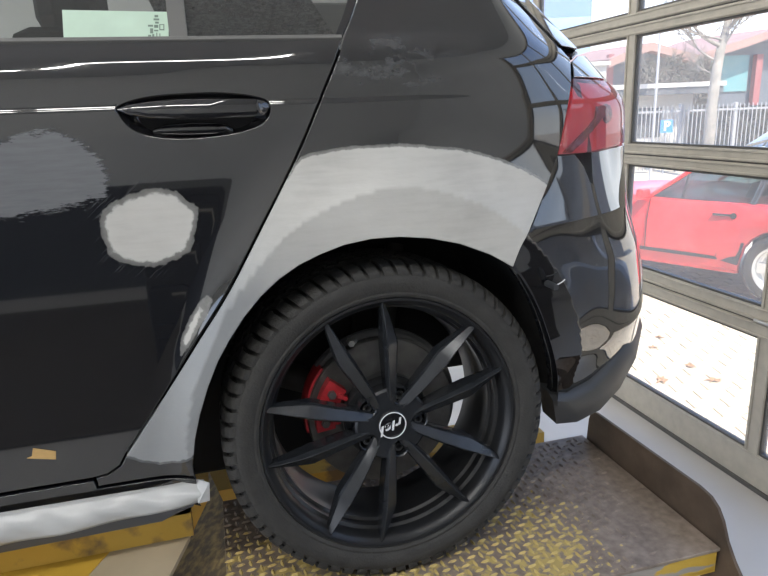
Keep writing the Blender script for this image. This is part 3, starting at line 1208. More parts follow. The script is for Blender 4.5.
mb = MB()
random.seed(3)
for (s0, t0, s1, t1) in [(0.865, .10, .90, .16), (.855, .20, .91, .25), (.87, .29, .905, .34), (.80, .38, .85, .43), (.86, .38, .90, .46), (.91, .36, .96, .38), (.91, .36, .92, .52), (.95, .36, .96, .52), (.91, .50, .96, .53),
                         (.82, .48, .85, .62), (.86, .52, .90, .56), (.80, .66, .83, .72), (.84, .64, .86, .80), (.88, .60, .89, .78), (.91, .62, .92, .70), (.93, .70, .96, .74), (.86, .84, .89, .88)]:
    mb.hexa([tuple(on_sheet(s_, t_, 0.0001)) for s_, t_ in ((s0, t0), (s1, t0), (s1, t1), (s0, t1))] + [tuple(on_sheet(s_, t_, 0.0005)) for s_, t_ in ((s0, t0), (s1, t0), (s1, t1), (s0, t1))])
mb.build('view_stamp', INKM, w1[0], label='small dark stamp on the pale green sheet')

# ---- dark sheet added behind the panel gaps to block light, interior and underbody
mb = MB()
for (z0, z1, y0) in ((0.24, 1.02, 0.045),):
    mb.box((-2.0, y0, z0), (-0.47, 0.06, z1))
sh = []
ang = [math.radians(a) for a in range(-2, 206, 8)]
arc = [(0.395 * math.cos(a), HUB[2] + 0.395 * math.sin(a)) for a in ang]
# ring between the arch liner and the flank, 3 cm behind the skin
uo = []
for a, (ax, az) in zip(ang, arc):
    rr_ = 0.395
    dxx, dzz = math.cos(a), math.sin(a)
    k = 0.62
    ox, oz = ax + dxx * k, az + dzz * k
    oz = min(max(oz, 0.26), 1.02)
    ox = min(max(ox, -0.52), 0.50 + float(np.interp(oz, EG, EX)))
    uo.append((ox, oz))
vs = []
for (ax, az), (ox, oz) in zip(arc, uo):
    for k in range(7):
        t = k / 6
        x = ax + (ox - ax) * t
        z = az + (oz - az) * t
        b_ = F(x, z)
        y_ = b_[1] + 0.024
        # recompute at the true x
        uu = np.interp(x, UX, UG)
        y_ = F(uu, z)[1] + 0.026
        vs.append((x, y_, z))
fs = []
for i in range(len(arc) - 1):
    for k in range(6):
        fs.append((i * 7 + k, i * 7 + k + 1, i * 7 + 8 + k, i * 7 + 7 + k))
mb.add(vs, fs)
carpart(mb.build('gap_blocker', DARK, car, label='dark sheet added behind the panels to block light'))

mb = MB()
al = [F(*p_) for p_ in (arch_q[::-1] + bl[1:])]
aa = np.array([math.degrees(math.atan2(p_[2] - HUB[2], p_[0])) % 360 for p_ in al])
aa = np.where(aa > 300, aa - 360, aa)
ar_ = np.array([math.hypot(p_[2] - HUB[2], p_[0]) for p_ in al])
ay_ = np.array([p_[1] for p_ in al])
od = np.argsort(aa)
aa, ar_, ay_ = aa[od], ar_[od], ay_[od]
na = 60
A_LO, A_HI = float(aa[0]) - 3, 186.0
for i in range(na + 1):
    ad = A_LO + (A_HI - A_LO) * i / na
    a = math.radians(ad)
    r_ = float(np.interp(ad, aa, ar_))
    y0_ = float(np.interp(ad, aa, ay_))
    for (y_, rr_) in ((y0_ + 0.004, 0.0015), (y0_ + 0.03, 0.014), (0.13, 0.016), (0.24, 0.012), (0.36, 0.0)):
        mb.v.append(((r_ + rr_) * math.cos(a), y_, HUB[2] + (r_ + rr_) * math.sin(a)))
for i in range(na):
    for k in range(4):
        mb.f.append((i * 5 + k, i * 5 + k + 1, i * 5 + 6 + k, i * 5 + 5 + k))
carpart(mb.build('wheel_arch_liner', LINER, car, smooth=60, label='black felt liner inside the wheel arch'))

mb = MB()
mb.box((-2.0, 0.07, 0.262), (-0.46, 1.75, 0.29))            # underbody
mb.box((-0.40, 0.42, 0.36), (0.60, 1.6, 0.40))
mb.box((0.45, 0.35, 0.40), (0.66, 1.5, 0.43))
mb.box((-0.46, 0.36, 0.095), (0.0, 0.44, 0.62))
mb.box((0.0, 0.36, 0.275), (0.55, 0.42, 0.90))
carpart(mb.build('underbody', DARK, car, bevel=0.01))
# interior: seat back, shelf, far side
SEAT = mat('dark_seat_cloth', (0.05, 0.05, 0.048), 0.9)
TRIMG = mat('grey_interior', (0.16, 0.16, 0.155), 0.8)
mb = MB()
mb.box((-0.62, 0.25, 0.5), (-0.36, 1.60, 1.09))
mb.box((-0.60, 0.42, 1.09), (-0.48, 0.70, 1.24))
carpart(mb.build('rear_seat', SEAT, car, bevel=0.04))
mb = MB()
mb.box((-0.36, 0.20, 0.93), (0.35, 1.6, 0.96))
mb.box((-2.0, 1.68, 0.4), (0.4, 1.72, 1.04))
mb.box((-0.32, 1.56, 1.03), (0.35, 1.70, 1.34))
carpart(mb.build('interior_trim', TRIMG, car, bevel=0.01))
# far side and rear skin so that the car closes
mb = MB()
mb.box((-2.05, 1.76, 0.22), (0.50, 1.80, 1.03))
mb.add([(-0.30, 1.76, 1.03), (0.42, 1.76, 1.03), (0.10, 1.45, 1.38), (-0.45, 1.45, 1.38), (-0.30, 1.73, 1.03), (0.42, 1.73, 1.03), (0.10, 1.42, 1.38), (-0.45, 1.42, 1.38)],
       [(0, 1, 2, 3), (4, 7, 6, 5), (0, 4, 5, 1), (1, 5, 6, 2), (2, 6, 7, 3), (3, 7, 4, 0)])
carpart(mb.build('far_side_body', PAINT, car))

# ================================================================== WHEEL
wheel_rot = (math.radians(-3.0), 0, 0)
wloc = Vector(HUB) + CARINV
mb = MB()
barrel = [(0.2560, -0.001), (0.2575, 0.002), (0.2570, 0.008), (0.2470, 0.016), (0.2420, 0.03), (0.2360, 0.06), (0.228, 0.10), (0.226, 0.18), (0.240, 0.205), (0.252, 0.215),
          (0.252, 0.211), (0.236, 0.200), (0.221, 0.180), (0.221, 0.105), (0.2255, 0.095), (0.2255, 0.062), (0.231, 0.058), (0.2315, 0.040), (0.2375, 0.036), (0.2395, 0.018), (0.2450, 0.0095),
          (0.2490, 0.006), (0.2515, 0.000)]
mb.lathe_y(barrel, 128, closed=True)
wheel = mb.build('rear_wheel', RIMB, car, smooth=28, label='satin black ten-spoke alloy wheel in a worn black tyre')
wheel.location = wloc
wheel.rotation_euler = wheel_rot

# hub centre with lug pockets
mb = MB()
A0 = math.radians(32.8)
outline = []
for k in range(240):
    t = 2 * PI * k / 240
    # five pockets between the spoke pairs
    ph = (t - A0 - math.radians(36)) % (2 * PI / 5)
    ph = min(ph, 2 * PI / 5 - ph)
    d_ = 0.057
    rp_ = 0.0165
    r_ = 0.074
    c_ = d_ * math.cos(ph)
    disc = rp_ ** 2 - (d_ * math.sin(ph)) ** 2
    if disc > 0:
        r_ = min(r_, c_ - math.sqrt(disc))
    outline.append((r_, t))
vs = []
for (k_, y_) in ((0.0, 0.0135), (0.62, 0.0125), (0.94, 0.0135), (1.0, 0.0175), (1.0, 0.05)):
    for r_, t in outline:
        vs.append((r_ * k_ * math.cos(t), y_, r_ * k_ * math.sin(t)))
n = 240
fs = [(k * n + i, k * n + (i + 1) % n, (k + 1) * n + (i + 1) % n, (k + 1) * n + i) for k in range(4) for i in range(n)]
mb.add(vs, fs)
mb.build('hub_centre', RIM, wheel, smooth=35)
mb = MB()
mb.lathe_y([(0.0, 0.050), (0.085, 0.050), (0.088, 0.055), (0.088, 0.075)], 64)
mb.build('hub_flange', RIMB, wheel, smooth=30)
for k in range(5):
    t = A0 + math.radians(36 + 72 * k)
    mb = MB()
    cx, cz = 0.058 * math.cos(t), 0.058 * math.sin(t)
    mb.lathe_y([(0.0, 0.034), (0.0045, 0.034), (0.0055, 0.026), (0.0085, 0.025), (0.0095, 0.028), (0.0095, 0.06)], 18, cx, cz)
    mb.build('wheel_bolt', RIMB, wheel, smooth=30)
    mb = MB()
    mb.lathe_y([(0.0155, 0.020), (0.0175, 0.018), (0.0185, 0.022), (0.0185, 0.05), (0.0150, 0.05)], 24, cx, cz, closed=True)
    mb.build('bolt_pocket', RIM, wheel, smooth=30)

# spokes: faceted blades that widen to an elbow and end in a point on the rim


def spoke_mesh(side):
    # stations: radius, centre angle offset(deg, measured towards the outside of the pair), half widths (outer, inner), ridge height, face y, depth
    st = [(0.034, 23.0, 0.0105, 0.0085, 0.000, 0.0150, 0.030),
          (0.060, 18.0, 0.0120, 0.0095, 0.003, 0.0120, 0.034),
          (0.095, 16.4, 0.0138, 0.0115, 0.005, 0.0075, 0.036),
          (0.130, 15.9, 0.0155, 0.0132, 0.006, 0.0030, 0.038),
          (0.166, 15.8, 0.0172, 0.0148, 0.007, 0.0000, 0.038),
          (0.174, 15.6, 0.0165, 0.0138, 0.007, 0.0002, 0.037),
          (0.212, 14.2, 0.0112, 0.0088, 0.005, 0.0022, 0.030),
          (0.2490, 13.2, 0.0050, 0.0045, 0.002, 0.0045, 0.022)]
    mb = MB()
    for r_, da, wo_, wi, rg_, fy, dp in st:
        a = math.radians(da) * side
        c = np.array((math.cos(a), math.sin(a)))
        tng = np.array((-math.sin(a), math.cos(a))) * side        # towards the outside of the pair
        for w_, y_ in ((wo_, fy + dp), (wo_, fy + 0.012), (wo_ * 0.78, fy + 0.0065), (-wi * 0.55, fy - rg_), (-wi, fy + 0.0035), (-wi * 1.05, fy + dp)):
            p_ = c * r_ + tng * w_
            mb.v.append((p_[0], y_, p_[1]))
    n_ = 6
    for i in range(len(st) - 1):
        for k in range(n_):
            mb.f.append((i * n_ + k, i * n_ + (k + 1) % n_, (i + 1) * n_ + (k + 1) % n_, (i + 1) * n_ + k))
    mb.f.append(tuple(range(n_)))
    mb.f.append(tuple(range((len(st) - 1) * n_, len(st) * n_)))
    return mb


first = {}
for k in range(5):
    for side in (1, -1):
        if side not in first:
            o = spoke_mesh(side).build('spoke', RIM, wheel, smooth=22, bevel=0.0013)
            first[side] = o
        else:
            o = first[side].copy()
            COL.objects.link(o)
            o.parent = wheel
        o.rotation_euler = (0, -(A0 + math.radians(72) * k), 0)

# centre cap with lettering
mb = MB()
mb.lathe_y([(0.0, 0.0075), (0.0235, 0.0080), (0.0262, 0.0085), (0.0268, 0.0100), (0.0275, 0.0085), (0.0290, 0.0095), (0.0300, 0.014)], 64)
capo = mb.build('centre_cap', GLOSSB, wheel, smooth=30)
mb = MB()
mb.lathe_y([(0.0254, 0.0078), (0.0258, 0.0068), (0.0272, 0.0068), (0.0276, 0.0078), (0.0272, 0.0094), (0.0258, 0.0094)], 64, closed=True)
mb.build('cap_ring', SILVER, wheel, smooth=40)
cu = bpy.data.curves.new('cap_lettering', 'FONT')
cu.body = 'rial'
cu.size = 0.0255
cu.shear = 0.45
cu.extrude = 0.0004
cu.offset = 0.0008
cu.align_x = 'CENTER'
cu.align_y = 'CENTER'
cu.space_character = 1.15
to = bpy.data.objects.new('tmp', cu)
COL.objects.link(to)
bpy.context.view_layer.update()
tme = bpy.data.meshes.new_from_object(to)
bpy.data.objects.remove(to)
ltr = link('cap_lettering', tme, SILVER, wheel, 'silver lettering on the cap')
ltr.data.materials.clear()
ltr.data.materials.append(SILVER)
ltr.matrix_local = Matrix.Translation((0.0, 0.0072, 0.0)) @ Matrix.Rotation(-math.radians(180 + 20), 4, 'Y') @ Matrix.Rotation(PI / 2, 4, 'X') @ Matrix.Diagonal((1.2, 1.0, 1, 1))

# tyre
mb = MB()
half = [(0.2545, 0.010), (0.2590, -0.0005), (0.2640, -0.0035), (0.2680, -0.003), (0.2700, -0.0045), (0.2850, -0.0105), (0.2975, -0.0095), (0.3030, -0.0050), (0.3090, 0.003),
        (0.3130, 0.014), (0.3150, 0.03), (0.3155, 0.06), (0.3160, 0.11)]
full = half + [(r_, 0.218 - y_) for r_, y_ in half[::-1][1:]]
mb.lathe_y(full, 144, closed=False)
tyre = mb.build('tyre', RUBBER, wheel, smooth=35, label='black winter tyre with deep shoulder blocks')
mb = MB()
NB = 70
sp = [(0.3060, -0.0078), (0.3115, -0.0055), (0.3185, 0.002), (0.3232, 0.011), (0.3252, 0.026), (0.3258, 0.042)]


def blocks(prof_, a0_, wfrac, skew=0.0, inner=0.007):
    for k in range(NB):
        t0 = 2 * PI * (k + a0_) / NB
        jit = 0.06 * math.sin(k * 2.1)
        w_ = 2 * PI / NB * (wfrac + jit * .5)
        vs = []
        n_ = len(prof_)
        for j in range(3):
            for i, (r_, y_) in enumerate(prof_):
                t = t0 + w_ * j / 2 + skew * (i / (n_ - 1)) * 2 * PI / NB
                vs.append((r_ * math.cos(t), y_, r_ * math.sin(t)))
        for j in range(3):
            for i, (r_, y_) in enumerate(prof_):
                t = t0 + w_ * j / 2 + skew * (i / (n_ - 1)) * 2 * PI / NB
                rr_ = r_ - inner
                vs.append((rr_ * math.cos(t), y_ + 0.001, rr_ * math.sin(t)))
        fs = []
        for j in range(2):
            for i in range(n_ - 1):
                fs.append((j * n_ + i, j * n_ + i + 1, (j + 1) * n_ + i + 1, (j + 1) * n_ + i))
        o_ = 3 * n_
        for i in range(n_ - 1):
            fs.append((i, i + 1, o_ + i + 1, o_ + i))
            fs.append((2 * n_ + i, 2 * n_ + i + 1, o_ + 2 * n_ + i + 1, o_ + 2 * n_ + i))
        for j in range(2):
            for i in (0, n_ - 1):
                fs.append((j * n_ + i, (j + 1) * n_ + i, o_ + (j + 1) * n_ + i, o_ + j * n_ + i))
        mb.add(vs, fs)


blocks(sp, 0.0, 0.70, 0.35, 0.007)
blocks([(0.3255, 0.049), (0.326, 0.062), (0.326, 0.078)], 0.3, 0.78, 0.3)
blocks([(0.3262, 0.084), (0.3265, 0.096), (0.3262, 0.104)], 0.1, 0.80, -0.2)
blocks([(0.3262, 0.112), (0.3262, 0.130)], 0.6, 0.80, 0.2)
blocks([(0.326, 0.138), (0.3255, 0.165)], 0.2, 0.78, 0.2)
blocks([(0.325, 0.172), (0.3245, 0.192), (0.3225, 0.205), (0.318, 0.216)], 0.5, 0.72, 0.3)
tb = mb.build('tread_blocks', RUBBER, wheel, smooth=40)
tb['kind'] = 'stuff'

# ---- brake
mb = MB()
mb.lathe_y([(0.075, 0.070), (0.078, 0.088), (0.1520, 0.088), (0.1545, 0.092), (0.1545, 0.108), (0.1520, 0.112), (0.078, 0.112)], 80)
bd = mb.build('brake_disc', STEEL, car, smooth=30, label='grey steel brake disc')
bd.location = wloc
bd.rotation_euler = wheel_rot
mb = MB()
mb.lathe_y([(0.04, 0.118), (0.160, 0.118), (0.168, 0.112), (0.170, 0.118), (0.160, 0.124), (0.04, 0.124)], 48, a0=math.radians(-75), a1=math.radians(140))
ds = mb.build('dust_shield', mat('dull_shield', (0.10, 0.10, 0.10), 0.6, metal=0.3), car, smooth=30)
ds.location = wloc
ds.rotation_euler = wheel_rot


def ring_block(mb, r0, r1, a0_, a1_, y0, y1, n_=8):
    vs = []
    for i in range(n_ + 1):
        a = math.radians(a0_ + (a1_ - a0_) * i / n_)
        for r_, y_ in ((r0, y0), (r1, y0), (r1, y1), (r0, y1)):
            vs.append((r_ * math.cos(a), y_, r_ * math.sin(a)))
    fs = [(i * 4 + k, i * 4 + (k + 1) % 4, i * 4 + 4 + (k + 1) % 4, i * 4 + 4 + k) for i in range(n_) for k in range(4)]
    fs += [(0, 1, 2, 3), tuple(range(n_ * 4, n_ * 4 + 4))]
    mb.add(vs, fs)


mb = MB()
ring_block(mb, 0.135, 0.160, 138, 190, 0.095, 0.150)
ring_block(mb, 0.100, 0.142, 140, 160, 0.060, 0.086)
ring_block(mb, 0.122, 0.142, 160, 168, 0.064, 0.086)
ring_block(mb, 0.104, 0.142, 168, 186, 0.060, 0.086)
ring_block(mb, 0.090, 0.112, 146, 151, 0.056, 0.084)
ring_block(mb, 0.094, 0.108, 176, 181, 0.056, 0.084)
cal = mb.build('brake_caliper', REDCAL, car, label='red brake caliper', bevel=0.003)
cal.location = wloc
cal.rotation_euler = wheel_rot
for a_ in (150, 178):
    a = math.radians(a_)
    mb = MB()
    mb.lathe_y([(0, 0.050), (0.008, 0.050), (0.009, 0.054), (0.009, 0.07)], 6, 0.124 * math.cos(a), 0.124 * math.sin(a))
    mb.build('caliper_bolt', STEEL, cal)
mb = MB()
a = math.radians(112)
mb.tube([(0.13 * math.cos(a), 0.14, 0.13 * math.sin(a)), (0.125 * math.cos(a), 0.105, 0.128 * math.sin(a) + 0.03), (-0.055, 0.10, 0.148)], 0.006, 10)
mb.lathe_y([(0, 0.080), (0.007, 0.080), (0.008, 0.086), (0.008, 0.10)], 6, -0.058, 0.152)
sn_ = mb.build('sensor_plug', STEELB, car, smooth=30, label='bright metal sensor bracket')
sn_.location = wloc
mb = MB()
mb.tube([(-0.25, 0.30, 0.05), (0.02, 0.20, -0.03), (0.05, 0.14, 0.0)], [0.03, 0.03, 0.04], 14)
mb.tube([(0.0, 0.16, 0.0), (0.0, 0.9, 0.0)], 0.045, 18)
mb.tube([(0.02, 0.22, -0.06), (0.10, 0.30, 0.30)], 0.022, 14)
mb.tube([(0.06, 0.15, -0.05), (0.08, 0.32, -0.07)], 0.02, 14)
su = mb.build('suspension_arm', mat('rusty_black_arm', (0.06, 0.055, 0.05), 0.6, noise=0.4, nscale=20), car, smooth=50)
su.location = wloc

# ================================================================== masking film and tape on the car
mb = MB()
NX = 60
ftop = [(-60, 524), (0, 512), (60, 502), (120, 492), (170, 484), (197, 478.5), (204, 479)]
fbot = [(-60, 560), (0, 546), (60, 534), (120, 521), (170, 509), (200, 502), (209, 499)]


def lerp_path(path, t):
    xs_ = [p[0] for p in path]
    x_ = xs_[0] + (xs_[-1] - xs_[0]) * t
    return x_, float(np.interp(x_, xs_, [p[1] for p in path]))


rows_n = 9
for i in range(NX + 1):
    t = i / NX
    a = at(*lerp_path(ftop, t), 1, 0.016)
    b = at(*lerp_path(fbot, t), 1, -0.004)
    for k in range(rows_n):
        s_ = k / (rows_n - 1)
        p_ = a * (1 - s_) + b * s_
        wr_ = 0.0035 * math.sin(t * 17 + s_ * 3.0) * s_ + 0.003 * math.sin(t * 41 - s_ * 6) * s_ * (1 - s_) * 3
        bow = -0.010 * math.sin(PI * s_)
        mb.v.append((p_[0], p_[1] + bow + wr_ - 0.002, p_[2]))
for i in range(NX):
    for k in range(rows_n - 1):
        mb.f.append((i * rows_n + k, i * rows_n + k + 1, (i + 1) * rows_n + k + 1, (i + 1) * rows_n + k))
film = mb.build('masking_film', FILM, None, smooth=80)
md = film.modifiers.new('thickness', 'SOLIDIFY')
md.thickness = 0.0012
tag(film, 'silvery white masking film wrapped along the car sill', 'masking film')
# folded end of the film
mb = MB()
e0 = at(197, 478.5, 1, 0.012)
e1 = at(209.5, 482, 1, -0.004)
e2 = at(210, 500, 1, -0.006)
e3 = at(198, 503, 1, -0.012)
mb.prism([tuple(e0), tuple(e1), tuple(e2), tuple(e3)], (0, -0.003, 0))
o = mb.build('film_fold', FILM, film, label='folded end of the film', bevel=0.001)

mb = MB()
tpz = [(27, 458), (32, 456), (33, 448), (56, 451), (56, 459), (40, 458.5)]
tq = [inv(*p_) for p_ in tpz]
top_ = [F(*q_) + Fn(*q_) * 0.0014 for q_ in tq]
bot_ = [F(*q_) + Fn(*q_) * 0.0002 for q_ in tq]
nq = len(tq)
mb.add([tuple(p_) for p_ in top_] + [tuple(p_) for p_ in bot_], [tuple(range(nq)), tuple(range(2 * nq - 1, nq - 1, -1))] + [(i, (i + 1) % nq, nq + (i + 1) % nq, nq + i) for i in range(nq)])
tp_ = mb.build('masking_tape', TAPE, None)
tag(tp_, 'small torn scrap of tan masking tape low on the black door', 'tape')

# ================================================================== LIFT
lift = empty('vehicle_lift', (0.1, 0.5, FZ))
tag(lift, 'worn yellow vehicle lift with diamond plate runway under the rear wheel', 'vehicle lift')
LI = Vector((-0.1, -0.5, -FZ))


def liftpart(o):
    o.location = LI
    return o


PY, PX0, PX1 = (-0.142, 0.384), -0.347, 0.664


def worn_plate(name, flat):
    mt, nt, out = nodes_of(name)
    N = nt.nodes.new
    L = nt.links.new
    b = N('ShaderNodeBsdfPrincipled')
    L(b.outputs[0], out.inputs[0])
    tc = N('ShaderNodeTexCoord')
    n1 = N('ShaderNodeTexNoise')
    n1.inputs['Scale'].default_value = 4.5
    n1.inputs['Detail'].default_value = 8
    n1.inputs['Roughness'].default_value = 0.65
    L(tc.outputs['Object'], n1.inputs['Vector'])
    n2 = N('ShaderNodeTexNoise')
    n2.inputs['Scale'].default_value = 45
    n2.inputs['Detail'].default_value = 6
    L(tc.outputs['Object'], n2.inputs['Vector'])
    sx = N('ShaderNodeSeparateXYZ')
    L(tc.outputs['Object'], sx.inputs[0])
    steel = N('ShaderNodeValToRGB')
    steel.color_ramp.elements[0].position = 0.3
    steel.color_ramp.elements[0].color = (0.13, 0.10, 0.08, 1)
    steel.color_ramp.elements[1].position = 0.7
    steel.color_ramp.elements[1].color = (0.42, 0.34, 0.275, 1)
    mxn = N('ShaderNodeMath')
    mxn.operation = 'MULTIPLY_ADD'
    mxn.inputs[1].default_value = 0.5
    L(n1.outputs[0], mxn.inputs[0])
    hf = N('ShaderNodeMath')
    hf.operation = 'MULTIPLY'
    hf.inputs[1].default_value = 0.5
    L(n2.outputs[0], hf.inputs[0])
    L(hf.outputs[0], mxn.inputs[2])
    L(mxn.outputs[0], steel.inputs[0])
    # yellow remnants: broad zone along the middle/front of the plate, broken by fine noise
    zone = N('ShaderNodeMapRange')
    zone.inputs['From Min'].default_value = 0.64
    zone.inputs['From Max'].default_value = 0.30
    zone.interpolation_type = 'SMOOTHSTEP'
    L(sx.outputs['X'], zone.inputs[0])
    zy = N('ShaderNodeMapRange')
    zy.inputs['From Min'].default_value = 0.34
    zy.inputs['From Max'].default_value = 0.10
    zy.inputs['To Min'].default_value = 0.35
    L(sx.outputs['Y'], zy.inputs[0])
    m1 = N('ShaderNodeMath')
    m1.operation = 'MULTIPLY'
    L(zone.outputs[0], m1.inputs[0])
    L(zy.outputs[0], m1.inputs[1])
    m2 = N('ShaderNodeMath')
    m2.operation = 'MULTIPLY'
    L(m1.outputs[0], m2.inputs[0])
    m2.inputs[1].default_value = 0.14 if flat else 0.27
    m3 = N('ShaderNodeMath')
    m3.operation = 'ADD'
    L(m2.outputs[0], m3.inputs[0])
    L(mxn.outputs[0], m3.inputs[1])
    yr = N('ShaderNodeValToRGB')
    yr.color_ramp.elements[0].position = 0.665
    yr.color_ramp.elements[0].color = (0, 0, 0, 1)
    yr.color_ramp.elements[1].position = 0.71
    yr.color_ramp.elements[1].color = (1, 1, 1, 1)
    L(m3.outputs[0], yr.inputs[0])
    mc = N('ShaderNodeMix')
    mc.data_type = 'RGBA'
    L(yr.outputs[0], mc.inputs[0])
    L(steel.outputs[0], mc.inputs[6])
    mc.inputs[7].default_value = (0.55, 0.42, 0.15, 1)
    L(mc.outputs[2], b.inputs['Base Color'])
    b.inputs['Roughness'].default_value = 0.55
    b.inputs['Metallic'].default_value = 0.15
    bp = N('ShaderNodeBump')
    bp.inputs['Strength'].default_value = 0.4
    bp.inputs['Distance'].default_value = 0.003
    L(n2.outputs[0], bp.inputs['Height'])
    L(bp.outputs[0], b.inputs['Normal'])
    return mt


PLATE = worn_plate('worn_diamond_plate', True)
LOZ = worn_plate('worn_diamond_lozenges', False)
RUST = mat('rust_brown_steel', (0.135, 0.095, 0.065), 0.6, metal=0.15, noise=0.4, nscale=9, bump=0.2)
YEL = mat('chipped_yellow_paint', (0.58, 0.36, 0.06), 0.5, col2=(0.20, 0.13, 0.06), nscale=11, thr=(0.36, 0.46), bump=0.15)
YELD = mat('dirty_yellow_dots', (0.34, 0.26, 0.11), 0.6, col2=(0.12, 0.092, 0.062), nscale=45, thr=(0.42, 0.66), bump=0.5)
mb = MB()
mb.box((PX0, PY[0], -0.008), (PX1, PY[1], 0.0))
liftpart(mb.build('runway_plate', PLATE, lift, label='brown worn diamond plate with yellow paint left on it', bevel=0.0015))
# lozenges of the diamond plate: one raised pattern
mb = MB()
random.seed(11)
pit = 0.0215
nx_ = int((PX1 - PX0) / pit)
ny_ = int((PY[1] - PY[0]) / pit)
for i in range(nx_ + 1):
    for j in range(ny_ + 1):
        x = PX0 + 0.008 + i * pit
        y = PY[0] + 0.010 + j * pit
        if x > PX1 - 0.012 or y > PY[1] - 0.01:
            continue
        wearp = sstep(0.46, 0.63, x - (y - 0.1) * 0.35)
        if random.random() < wearp * 0.93:
            continue
        a = math.radians(0 if (i + j) % 2 else 90) + math.radians(8)
        c, s_ = math.cos(a), math.sin(a)
        hl, hw, hh = 0.0112, 0.0038, 0.0042 * (1 - 0.45 * wearp)
        loc = [(-hl, 0, 0), (-hl * .35, -hw, 0), (hl * .35, -hw, 0), (hl, 0, 0), (hl * .35, hw, 0), (-hl * .35, hw, 0), (-hl * .5, 0, hh), (hl * .5, 0, hh)]
        mb.add([(x + p_[0] * c - p_[1] * s_, y + p_[0] * s_ + p_[1] * c, p_[2] - 0.0001) for p_ in loc],
               [(0, 1, 6), (1, 2, 7, 6), (2, 3, 7), (3, 4, 7), (4, 5, 6, 7), (5, 0, 6)])
lz = liftpart(mb.build('diamond_tread', LOZ, lift, label='raised lozenge pattern of the diamond plate'))
lz['kind'] = 'stuff'
# frame under the plate edge (yellow), bolt heads
mb = MB()
mb.box((PX0 + 0.01, PY[0] + 0.004, -0.055), (PX1 - 0.005, PY[0] + 0.012, -0.009))
mb.box((PX0 + 0.01, PY[0] + 0.004, -0.060), (PX1 - 0.005, PY[0] + 0.05, -0.054))
mb.box((PX1 - 0.012, PY[0] + 0.006, -0.055), (PX1 - 0.004, PY[1], -0.009))
EDGEY = mat('peeling_edge_paint', (0.62, 0.40, 0.06), 0.5, col2=(0.36, 0.33, 0.29), nscale=7, thr=(0.47, 0.50), stretch=(1, 1, 4), bump=0.2)
liftpart(mb.build('edge_channel', EDGEY, lift, label='chipped yellow edge channel below the plate'))
mb = MB()
mb.box((PX0 + 0.05, -0.08, -0.17), (PX1 - 0.10, 0.0, -0.061))
mb.box((PX0 + 0.05, 0.26, -0.17), (PX1 - 0.10, 0.34, -0.009))
liftpart(mb.build('runway_beam', YEL, lift))
# bent-down ramp at the left of the plate
sl = 0.62
RN = np.array([-sl, 0, 1.0])


def on_ramp(px, py):
    r_ = ray(px, py)
    P0 = np.array([PX0, 0, 0.0])
    t = (P0 - CP).dot(RN) / r_.dot(RN)
    return CP + r_ * t


mb = MB()
r1 = on_ramp(209, 498)
r2 = on_ramp(172, 576)
d_ = (r2 - r1) / np.linalg.norm(r2 - r1)
r2 = r2 + d_ * 0.05
poly = [(PX0 + 0.002, PY[1], 0.0), tuple(r1 + (-0.0, 0.14, 0)), tuple(r1), tuple(r2), (PX0 + 0.002, PY[0] + .0, 0.0)]
poly[1] = (poly[1][0], poly[1][1], sl * (poly[1][0] - PX0))
mb.prism(poly, (0, 0, -0.008))
liftpart(mb.build('ramp_tongue', YELD, lift, label='sloping brown tongue with dirty yellow paint'))
# far support beam seen between sill and tyre
mb = MB()
mb.box((-0.90, 0.52, -0.115), (0.62, 0.66, -0.052))
mb.box((-0.90, 0.62, -0.30), (0.62, 0.64, -0.115))
liftpart(mb.build('inner_beam', YEL, lift))
# left hand beam under the sill
mb = MB()
bz = at(100, 527, 1, 0.10)[2]
BT = 0.172
mb.box((-1.9, 0.10, 0.112), (-0.400, 0.12, BT))
mb.box((-1.9, 0.10, BT - 0.008), (-0.400, 0.30, BT))
liftpart(mb.build('side_beam', YEL, lift, label='yellow side beam under the car sill'))
CREAM = mat('worn_cream_yellow', (0.46, 0.38, 0.26), 0.5, noise=0.12, nscale=8)
GOLD = mat('bright_yellow_paint', (0.62, 0.38, 0.05), 0.45, noise=0.2, nscale=8)
p1 = at(110, 552, 1, 0.098)
p2 = at(190, 535, 1, 0.098)
zt_ = 0.112
mb = MB()
xa, xb = p1[0], -0.408
mb.add([(xa, 0.10, zt_), (xb, 0.10, zt_), (xb, -0.10, zt_ - 0.02), (xa - 0.12, -0.10, zt_ - 0.02), (xa, 0.10, zt_ - .01), (xb, 0.10, zt_ - .01), (xb, -0.10, zt_ - 0.03), (xa - 0.12, -0.10, zt_ - 0.03)],
       [(0, 1, 2, 3), (4, 7, 6, 5), (0, 4, 5, 1), (1, 5, 6, 2), (2, 6, 7, 3), (3, 7, 4, 0)])
mb.v = [v if not (abs(v[1] + 0.10) < 1e-6 and v[0] == xb) else (xb - 0.075, v[1], v[2]) for v in mb.v]
liftpart(mb.build('step_plate', CREAM, lift, label='worn cream painted top plate beside the runway'))
mb = MB()
mb.add([(-1.9, 0.10, zt_), (xa - .002, 0.10, zt_), (xa - 0.122, -0.10, zt_ - 0.02), (-1.9, -0.10, zt_ - 0.02), (-1.9, 0.10, zt_ - .01), (xa - .002, 0.10, zt_ - .01), (xa - 0.122, -0.10, zt_ - 0.03), (-1.9, -0.10, zt_ - 0.03)],
       [(0, 1, 2, 3), (4, 7, 6, 5), (0, 4, 5, 1), (1, 5, 6, 2), (2, 6, 7, 3), (3, 7, 4, 0)])
liftpart(mb.build('yellow_plate', GOLD, lift, label='bright yellow painted plate at the lower left'))
